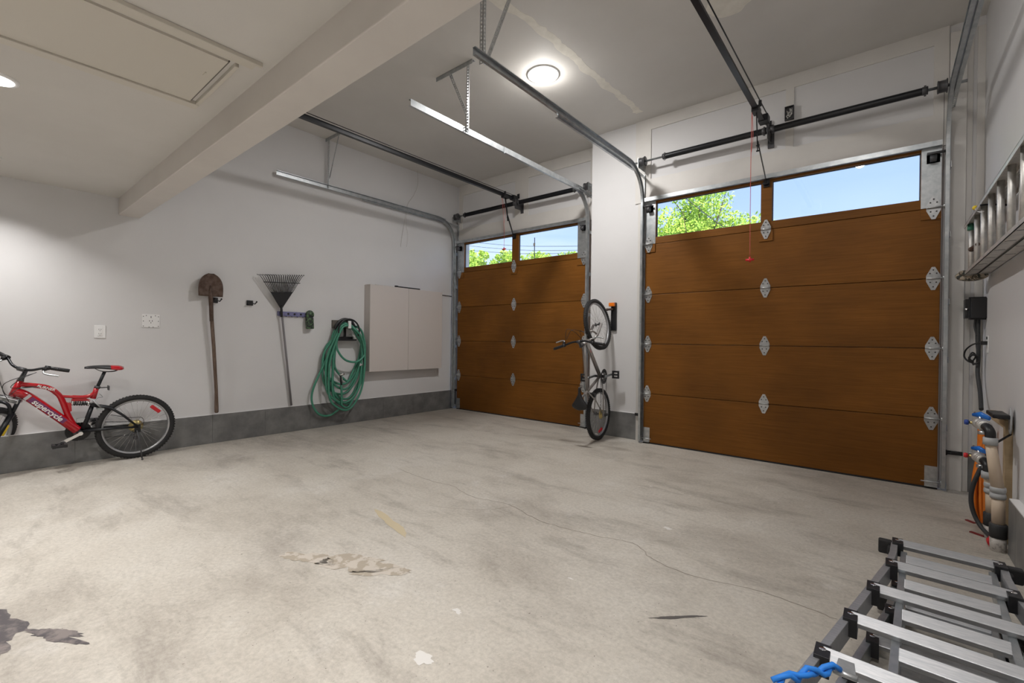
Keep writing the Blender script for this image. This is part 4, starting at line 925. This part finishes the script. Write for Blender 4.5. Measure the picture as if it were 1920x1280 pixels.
g = G(); Sp = lambda p: S @ V(p); c = stc
g.tube(spline([Sp(c + V((.05, .15, .03))), Sp(c + V((.15, .06, .02))), Sp(c + V((.12, 0, -.12))), Sp(cB + V((.10, 0, .02)))], 8), .0026, 6)
g.tube(spline([Sp(c + V((.05, -.15, .03))), Sp(c + V((.13, -.04, .0))), Sp(c + V((.06, .02, -.10))), V((.80, .02, .755)), V((.4, .02, .70)), V((.30, .04, .60))], 8), .0026, 6)
g.tube(spline([Sp(c + V((.05, .16, .03))), Sp(c + V((.17, .12, .03))), Sp(c + V((.10, .04, -.05))), V((.84, .0, .64)), V((.5, .0, .34))], 8), .0026, 6); g.build('cables', black, t, world=False)

# hook that holds it
t = thing('bike_hook', 'black wall hook with orange tip on the pillar holding the grey bicycle', 'hook', (-2.85, Y2, 1.5))
g = G(); g.box((-2.885, Y2 - .03, 1.42), (-2.805, Y2, 1.80)); g.build('back_plate', black, t, bevel=.01)
g = G(); g.tube(spline([(-2.85, Y2 - .025, 1.71), (-2.87, 5.54, 1.705), (-2.90, 5.50, 1.70)], 5), [.014] * 8 + [.018] * 3, 10); g.build('arm', rust, t)
g = G(); g.box((-2.895, Y2 - .075, 1.745), (-2.815, Y2 - .03, 1.795)); g.build('tip', orange_p, t, bevel=.008)

# ------------------------------------------------------------------ right wall
# extension ladder hung on its side
t = thing('extension_ladder', 'old aluminium extension ladder hung sideways on the right wall', 'ladder', (.54, 4, 1.84))
ZA, ZB2 = 1.845, 2.255
def rail_c(g, x0, x1, y0, y1, z, s_):       # channel lying flat, web outwards
    g.box((x0, y0, z), (x1, y1, z + s_ * .003)) if s_ > 0 else g.box((x0, y0, z - .003), (x1, y1, z))
    a, b = sorted((z, z + s_ * .026)); g.box((x0, y0, a), (x0 + .004, y1, b)); g.box((x1 - .004, y0, a), (x1, y1, b))
for nm, x0, x1, ya_, yb_ in (('fly_section', .475, .54, 1.1, 5.22), ('base_section', .548, .615, 1.2, 5.30)):
    g = G(); rail_c(g, x0, x1, ya_, yb_, ZA, 1); rail_c(g, x0, x1, ya_, yb_, ZB2, -1); sec = g.build(nm, alu_d, t)
    yy = yb_ - .10 if x0 < .5 else yb_ - .27
    while yy > ya_ + .1:
        g = G(); xc = (x0 + x1) / 2; g.tube([(xc, yy, ZA + .003), (xc, yy, ZB2 - .003)], .0165, 14); g.build('rung', alu_d, sec); yy -= .305
    g = G(); yy = yb_ - .10 if x0 < .5 else yb_ - .27
    while yy > ya_ + .1:
        g.box((x0 + .008, yy - .004, ZA - .0012), (x1 - .012, yy + .004, ZA)); yy -= .305
    g.build('rivet_slots', steel_d, sec)
g = G(); g.tube(spline([(.50, 5.0, 2.03), (.50, 4.96, 2.03), (.51, 4.80, 2.03)], 4), .014, 10); g.ball((.50, 5.02, 2.03), .02, 8); g.build('rung_lock', rust, t)
g = G(); g.ball((.475, 4.62, 2.265), .016, 8); g.mi = 1; g.tube(spline([(.475, 4.62, 2.26), (.485, 4.55, 2.22), (.50, 4.48, 2.20)], 5), .005, 6); g.build('safety_cap', [yellow, white_pl], t)
g = G()
rnd = random.Random(9); pts = []
for i in range(9): a = -PI * .5 + PI * i / 8
g.tube(spline([(.575, 5.12, ZA - .012), (.54, 5.22, ZA - .018), (.48, 5.30, ZA - .005), (.475, 5.36, ZA + .02), (.52, 5.36, ZA + .035)], 6), [.026] * 24 + [.018], 12, flat=1.4)
g.tube(spline([(.47, 5.14, ZA + .02), (.465, 5.24, ZA + .03), (.49, 5.33, ZA + .04)], 6), .018, 12); g.build('end_wrap', camo, t)
g = G(); g.tube([(.505, 5.12, ZB2 - .06), (.505, 5.12, ZB2 - .01)], .022, 12); g.build('rung_cap', green_h, t)
for yy in (2.2, 4.35):      # what it hangs on
    g = G(); g.tube(spline([(XR, yy, 2.20), (.60, yy, 2.20), (.53, yy, 2.215), (.47, yy, 2.22)], 4), .007, 8); tag(g.build('ladder_hook', blackm), 'black steel hook on the right wall under the hanging ladder, %s' % ('near the door end' if yy > 3 else 'near the back end'), 'hook', 'hooks holding the hanging ladder')

# black control box, duct and cord in the right corner
t = thing('control_box', 'black electrical control box with a lens in the right corner beside the door post', 'control box', (.57, 5.45, 1.5))
g = G(); g.box((.535, 5.36, 1.505), (XR, 5.52, 1.675)); g.build('housing', black, t, bevel=.004)
g = G(); g.box((.525, 5.395, 1.495), (XR, 5.405, 1.685)); g.box((.505, 5.41, 1.51), (.535, 5.52, 1.67)); g.build('lid', black, t, bevel=.003)
g = G(); g.lathe([(0, 0), (.012, 0), (.012, .006), (0, .008)], (.515, 5.41, 1.585), (0, -1, 0), 12); g.build('indicator', chrome, t)
g = G(); g.tube(spline([(.585, 5.43, 1.51), (.585, 5.43, 1.40), (.59, 5.42, 1.2), (.585, 5.40, 1.05), (.59, 5.3, .9), (.575, 5.1, .78)], 8), [.016] * 14 + [.014] * 27, 10)
g.tube(spline([(.57, 5.42, 1.51), (.565, 5.42, 1.44), (.58, 5.42, 1.36)], 6), .007, 8); g.build('power_duct', dark_pl, t)
g = G(); g.tube(spline([(.60, 5.30, 1.30), (.55, 5.32, 1.29), (.51, 5.38, 1.24), (.505, 5.40, 1.18), (.54, 5.38, 1.14), (.57, 5.38, 1.19), (.545, 5.36, 1.22), (.53, 5.37, 1.15), (.575, 5.37, 1.13), (.585, 5.37, 1.17)], 6), .006, 8)
g.tube(spline([(.555, 5.37, 1.14), (.53, 5.36, 1.17), (.545, 5.35, 1.20), (.575, 5.36, 1.19), (.58, 5.37, 1.14), (.55, 5.37, 1.12)], 6), .008, 8); g.box((.585, 5.27, 1.285), (.625, 5.32, 1.315)); tag(g.build('extension_cord', black), 'black power cord bunched and plugged in below the control box', 'cord')
t = thing('electrical_outlet', 'white outlet on the right wall with the black cord plugged in', 'outlet', (XR, 5.3, 1.2)); g = G(); g.box((XR - .006, 5.26, 1.22), (XR, 5.34, 1.36)); g.build('cover_plate', white_pl, t, bevel=.002); g = G(); g.box((XR - .008, 5.275, 1.33), (XR - .006, 5.325, 1.352)); g.build('socket', dark_pl, t)

# water manifold standpipes
def standpipe(x, y, s, label, top, knob, cz):
    t = thing('standpipe', label, 'pipe', (x, y, 0), 'standpipes with blue valves by the right wall')
    g = G(); g.lathe([(0, 0), (.037, 0), (.039, .07), (.037, .085), (0, .085)], (x, y, 0), n=18); g.build('base', white_base, t)
    g = G(); g.lathe([(0, .085), (.041, .085), (.042, .165), (.038, .17), (0, .17)], (x, y, 0), n=20); g.build('coupling', dark_pl, t)
    lx = -.04 * s
    g = G(); g.tube([(x, y, .17), (x - .003, y, cz + .01)], .031, 18); g.tube([(x - .004, y, cz + .05), (x + lx, y, top)], [.031, .026], 18); g.build('pipe', beige_p, t)
    g = G()
    zz = [(cz, cz + .030), (cz + .030, cz + .038), (cz + .038, cz + .070)]; g.lathe([(0, cz), (.036, cz), (.038, cz + .015), (.036, cz + .03), (.031, cz + .031), (.031, cz + .037), (.036, cz + .038), (.038, cz + .055), (.036, cz + .07), (0, cz + .07)], (x - .004, y, 0), n=20); g.build('collar', grey_pl, t); g = G()
    g.lathe([(0, top - .015), (.035, top - .015), (.034, top + .03), (0, top + .03)], (x + lx, y, 0), n=20); g.build('collar', grey_pl, t)
    q = V((x + lx, y, top + .03))
    g = G(); g.tube(spline([q, q + V((-.002, .005, .035)), q + V((-.01, .04, .055)), q + V((-.015, .07, .058))], 5), .026, 14); g.build('elbow', black, t)
    g = G(); q2 = q + V((-.015, .06, .058)); dv = V((-.22, 1, .10)).normalized()
    g.lathe([(0, 0), (.035, 0), (.037, .015), (.032, .022), (.036, .027), (.036, .042), (.027, .05), (.036, .06), (.036, .09), (.024, .10), (.022, .12), (0, .12)], q2, dv, 16); g.build('valve_body', alu_d, t)
    q3 = q2 + dv * .07
    g = G(); g.cyl(q3, q3 + V((0, 0, .05)), .010, n=8); g.tube(spline([q3 + V((0, 0, .05)), q3 + V((-.02, .05, .07)), q3 + V((-.02, .10, .05))], 4), .004, 6); g.build('valve_stem', steel_b, t)
    g = G(); g.tube([q3 + V((-.03, .06, .05)), q3 + V((0, 0, .06)), q3 + V((.035, -.05, .045))], [.010, .020, .014], 10, flat=.6); g.build('handle', blue_b, t)
    g = G(); q4 = q2 + dv * .085; k4 = q4 + V((-.05, .005, .0)); g.cyl(q4, k4, .009, n=8); kk = g.build('drain_cock', gold, t); g = G(); g.lathe([(0, 0), (.016, 0), (.018, .012), (.014, .022), (0, .022)], k4, (-1, .1, 0), 10); g.build('knob', knob, kk)
    g = G(); g.lathe([(.028, 0), (.034, .0), (.034, .022), (.028, .022)], q2 + V((0, .02, -.055)), (0, .1, 1), 14); g.build('hose_clamp', steel_b, t)
    return t, q2
standpipe(.548, 4.13, 1, 'beige standpipe nearest the grey tile with blue valve on top', .672, mat('blue_knob', (.02, .06, .3), .4), .328)
standpipe(.55, 4.37, .5, 'shorter beige standpipe with red knob behind the first one', .41, red_pl, .30)
g = G(); g.box((.594, 4.30, 0), (XR, 4.36, .80)); g.box((.596, 4.36, .74), (XR, 4.9, .80)); tag(g.build('wooden_stake', woodblk, bevel=.002), 'raw wooden stake standing against the right wall behind the pipes', 'wood')
g = G(); g.box((.53, 4.24, .812), (.61, 4.50, .838)); g.box((.56, 4.32, .80), (.60, 4.44, .812)); tag(g.build('black_tray', black, bevel=.006), 'flat black plastic piece lying on top of the wooden stake', 'plastic piece')
# orange hoses
t = thing('tubing_bundle', 'bundle of orange tubes looped down to the floor behind the standpipes', 'tubing', (.55, 4.7, 0))
g = G(); rnd = random.Random(3)
for i in range(12):
    a = 2 * PI * i / 12; c, s_ = math.cos(a), math.sin(a)
    k = .060 if i % 2 else .036
    g.tube(spline([(.556 + .020 * c, 4.80 + .02 * s_, .70), (.555 + .022 * c, 4.79 + .024 * s_, .52), (.552 + k * .85 * c, 4.74 + k * s_, .32), (.550 + k * 1.0 * c, 4.70 + k * 1.1 * s_, .16), (.553 + k * .8 * c, 4.70 + k * s_, .05), (.555 + .02 * c, 4.70 + .02 * s_, .012)], 6), .0125, 8)
g.build('tubes', orange_h, t); g = G(); g.tube([(.554, 4.775, .44), (.554, 4.775, .455)], .045, 14); g.build('tie', gold, t)
g = G(); g.tube(spline([(.545, 4.45, .56), (.50, 4.43, .44), (.462, 4.43, .30), (.46, 4.43, .18), (.49, 4.40, .08), (.53, 4.30, .035), (.545, 4.22, .05)], 7), .013, 10); tag(g.build('drain_hose', dark_pl), 'short black hose curving to the floor in front of the orange tubes', 'hose')
g = G(); g.cyl((.53, 4.215, .03), (.53, 4.165, .03), .026, n=12); g.box((.515, 4.18, 0), (.545, 4.20, .09)); tag(g.build('floor_valve', red_pl, bevel=.003), 'small red fitting on the floor at the foot of the standpipe', 'fitting')
g = G(); g.box((.45, 4.66, 0), (.51, 4.68, .008), R=Mx.Rotation(-.9, 3, 'Z')); tag(g.build('paint_flake', debris_m), 'red strip of debris on the floor left of the orange tubes', 'debris')
g = G(); g.box((.445, 4.38, 0), (.525, 4.40, .008), R=Mx.Rotation(-.7, 3, 'Z')); tag(g.build('paint_flake', debris_m), 'red strip of debris on the floor under the black hose', 'debris')
# disc on a rod
t = thing('float_paddle', 'grey oval paddle on a black rod leaning from the standpipe to the right wall', 'paddle', (.60, 4.2, .7))
g = G(); g.lathe([(0, -.004), (.045, -.004), (.05, 0), (.045, .004), (0, .004)], (0, 0, 0), (1, 0, 0), 24)
for i, v_ in enumerate(g.v): g.v[i] = V((v_.x + .612, v_.y * .95 + 4.27, v_.z * 1.75 + .80))
g.build('disc', grey_pl, t); g = G(); g.tube([(.615, 4.27, .715), (.535, 4.16, .665)], .006, 8); g.build('rod', black, t)

# folded aluminium ladder on the floor
t = thing('folding_ladder', 'folded aluminium multi-position ladder lying on the floor in the right corner', 'ladder', (.2, 2.4, 0))
ROT = .045
def lx(y, off): return .216 + off - ROT * (2.75 - y) * 1.0 + 0
ys = [2.985, 2.672, 2.362, 2.052, 1.75, 1.45, 1.15]
lo_y = [2.83, 2.535, 2.24, 1.945, 1.65, 1.35, 1.05]
def flare(y): return .187 + max(0, 2.75 - y) * .145
for lev, (zr, zi) in enumerate(((.285, .265), (.075, .055))):
    nm = 'upper_half' if lev == 0 else 'lower_half'
    g = G()
    yy = [3.02, 2.85, 2.68, 2.55, 2.2, 1.8, 1.4, 1.0]
    for s in (-1, 1):
        pts = [V((lx(y, s * flare(y)), y, zr - .03)) for y in yy]
        A = []; 
        for i in range(len(pts)): d = (pts[min(i + 1, len(pts) - 1)] - pts[max(i - 1, 0)]).normalized(); A.append(d.cross(V((0, 0, 1))).normalized())
        g.sweep(pts, [(-.013, -.035), (.013, -.035), (.013, .035), (-.013, .035)], A, [V((0, 0, 1))] * len(pts))
    half = g.build(nm, alu if lev == 0 else steel, t, bevel=.002)
    g = G()
    for s in (-1, 1): g.bar((lx(2.95, s * .150), 2.95, zi - .03), (lx(.9, s * .150), .9, zi - .03), .024, .062)
    g.build('inner_stile', steel, half, bevel=.002)
    for i, y in enumerate(ys):
        g = G(); fl_ = flare(y); tilt = -.5
        p0, p1 = V((lx(y, -fl_ + .012), y - ROT * -fl_, zr)), V((lx(y, fl_ - .012), y - ROT * fl_, zr)); g.bar(p0, p1, .046, .024, (0, tilt, 1)); g.build('rung', alu, half, bevel=.003)
        for s, p in ((-1, p0), (1, p1)):
            g = G(); g.box(p + V((-.021, -.042, -.05)), p + V((.021, .036, .016))); g.mi = 1; g.lathe([(0, .016), (.010, .016), (.010, .019), (0, .019)], p, (0, 0, 1), 12); g.build('rung_bracket', [black, chrome], half, bevel=.006)
    for y in lo_y:
        g = G(); p0, p1 = V((lx(y, -.140), y - ROT * -.14, zi)), V((lx(y, .140), y - ROT * .14, zi)); g.bar(p0, p1, .05, .024, (0, -.5, 1)); g.build('inner_rung', alu, half, bevel=.003)
    for s in (-1, 1):
        g = G(); yb_ = 2.98 if lev == 0 else 2.80; xx = lx(2.98, s * .195); a, b = sorted((xx, xx + s * .055)); g.box((a, yb_ - .01, zr - .06), (b, yb_ + .03, zr + .008)); g.box((min(xx - s * .01, xx + s * .02), yb_ - .05, zr - .05), (max(xx - s * .01, xx + s * .02), yb_ + .02, zr - .01)); g.build('foot', rubber, half, bevel=.008)
g = G(); p = V((lx(1.75, -flare(1.75) + .075), 1.725, .30)); g.prism([p + V((-.02, .02, 0)), p + V((.02, .02, 0)), p + V((.028, -.05, -.01)), p + V((-.028, -.05, -.01))], (0, 0, .004)); g.tube([p + V((-.03, -.045, -.002)), p + V((.03, -.045, -.002))], .008, 8); g.build('lock_plate', steel_b, t)
g = G(); q = [p + V((-.02 - .012 * i, -.05 - .016 * i, .01 + .008 * math.sin(i * 1.6))) for i in range(12)]
for ph in (0, PI): g.tube([q[i] + V((.009 * math.cos(i * 1.1 + ph), 0, .009 * math.sin(i * 1.1 + ph))) for i in range(12)], .0075, 8)
g.build('blue_rope', mat('blue_rope', (.02, .22, .75), .6), t)
g = G(); g.box((lx(1.0, -.5), .97, 0), (lx(1.0, .42), 1.02, .045)); g.box((lx(2.8, -.17), 2.76, 0), (lx(2.8, .17), 2.80, .01)); g.build('stabiliser_bar', steel, t)

# ------------------------------------------------------------------ outside
g = G(); g.box((-80, 5.79, -.25), (80, 140, -.05)); struct(g.build('ground', asphalt))
def tree(x, y, h, cr_, label, seed, leaves=5200, cz=None, ls=.09):
    t = thing('tree', label, 'tree', (x, y, -.05), 'trees outside the windows'); rnd = random.Random(seed)
    cz = cz or h - cr_; g = G(); g.tube([(x, y, -.05), (x + .1, y, cz * .6), (x, y, cz)], [.16, .10, .05], 8)
    for i in range(14):
        a = rnd.uniform(0, 6.28); e_ = rnd.uniform(.1, 1.3); r_ = cr_ * rnd.uniform(.6, .9); st = cz * rnd.uniform(.5, 1)
        p = V((x + r_ * math.cos(a) * math.cos(e_), y + r_ * math.sin(a) * math.cos(e_), cz + r_ * math.sin(e_)))
        g.tube([(x, y, st), V((x, y, st)).lerp(p, .5) + V((0, 0, .2)), p], [.03, .02, .006], 5)
    g.build('trunk', bark_m, t)
    g = G(); N = leaves; cl = [(rnd.gauss(0, .45), rnd.gauss(0, .45), rnd.gauss(.05, .42), rnd.uniform(.2, .42)) for _ in range(34)]
    for i in range(N):
        c = cl[i % len(cl)]; d = V((rnd.gauss(0, 1), rnd.gauss(0, 1), rnd.gauss(0, 1))).normalized() * c[3] * rnd.random() ** .4
        q = V((c[0], c[1], c[2])) + d
        p = V((x, y, cz)) + q * cr_
        if q.length > 1.25: continue
        a = V((rnd.gauss(0, 1), rnd.gauss(0, 1), rnd.gauss(0, 1))).normalized(); b = a.orthogonal().normalized(); s_ = ls * rnd.uniform(.6, 1.3)
        g.add([p - a * s_, p - b * s_ * .5, p + a * s_, p + b * s_ * .5], [(0, 1, 2, 3)])
    g.build('crown', leaf_m, t)
#TREES
tree(-4.15, 13.0, 6.0, 1.75, 'leafy yellow-green tree filling the left pane of the large door', 5, 34000, cz=4.15, ls=.048)
tree(-38.3, 40, 12, 1.9, 'yellow-green tree in the left pane of the far door, leftmost', 8, 3500, cz=10.1, ls=.17)
tree(-37.9, 45, 12, 2.0, 'green tree in the left pane of the far door, just left of its centre stile', 9, 3500, cz=10.9, ls=.17)
tree(-36.6, 50, 13, 1.7, 'green tree low in the far door window just right of its centre stile', 10, 2500, cz=11.9, ls=.17)
tree(-34.6, 54, 13, 1.9, 'faint green tree top in the middle of the right pane of the far door', 13, 2500, cz=12.0, ls=.17)
t = thing('utility_pole', 'thin dark utility pole seen through the far door window', 'pole', (-29.9, 40, -.05))
g = G(); g.tube([(-29.9, 40, -.05), (-29.9, 40, 12.5)], [.07, .045], 8); g.build('pole', blackm, t); g = G(); g.box((-30.0, 39.9, 11.6), (-29.8, 39.98, 11.9)); g.build('insulator', bark_m, t)
for i, (za, zb, lb) in enumerate(((12.3, 9.7, 'lowest'), (12.9, 9.95, 'middle'), (13.4, 10.35, 'highest'))):
    g = G(); g.tube(spline([(-42, 38, za + .2), (-35, 38, za * .62 + zb * .38 - .1), (-29, 38, za * .3 + zb * .7 - .15), (-22.5, 38, zb)], 6), .020, 5); tag(g.build('power_line', blackm), lb + ' power line crossing the sky behind the far door window', 'power line', 'power lines')
g = G(); g.tube(spline([(-5.0, 11.0, 6.0), (-3.69, 11.0, 4.65), (-2.9, 11.0, 3.9), (-2.3, 11.0, 3.4)], 6), .010, 5); tag(g.build('power_line', blackm), 'dark cable slanting across the tree in the large door window', 'power line', 'power lines')
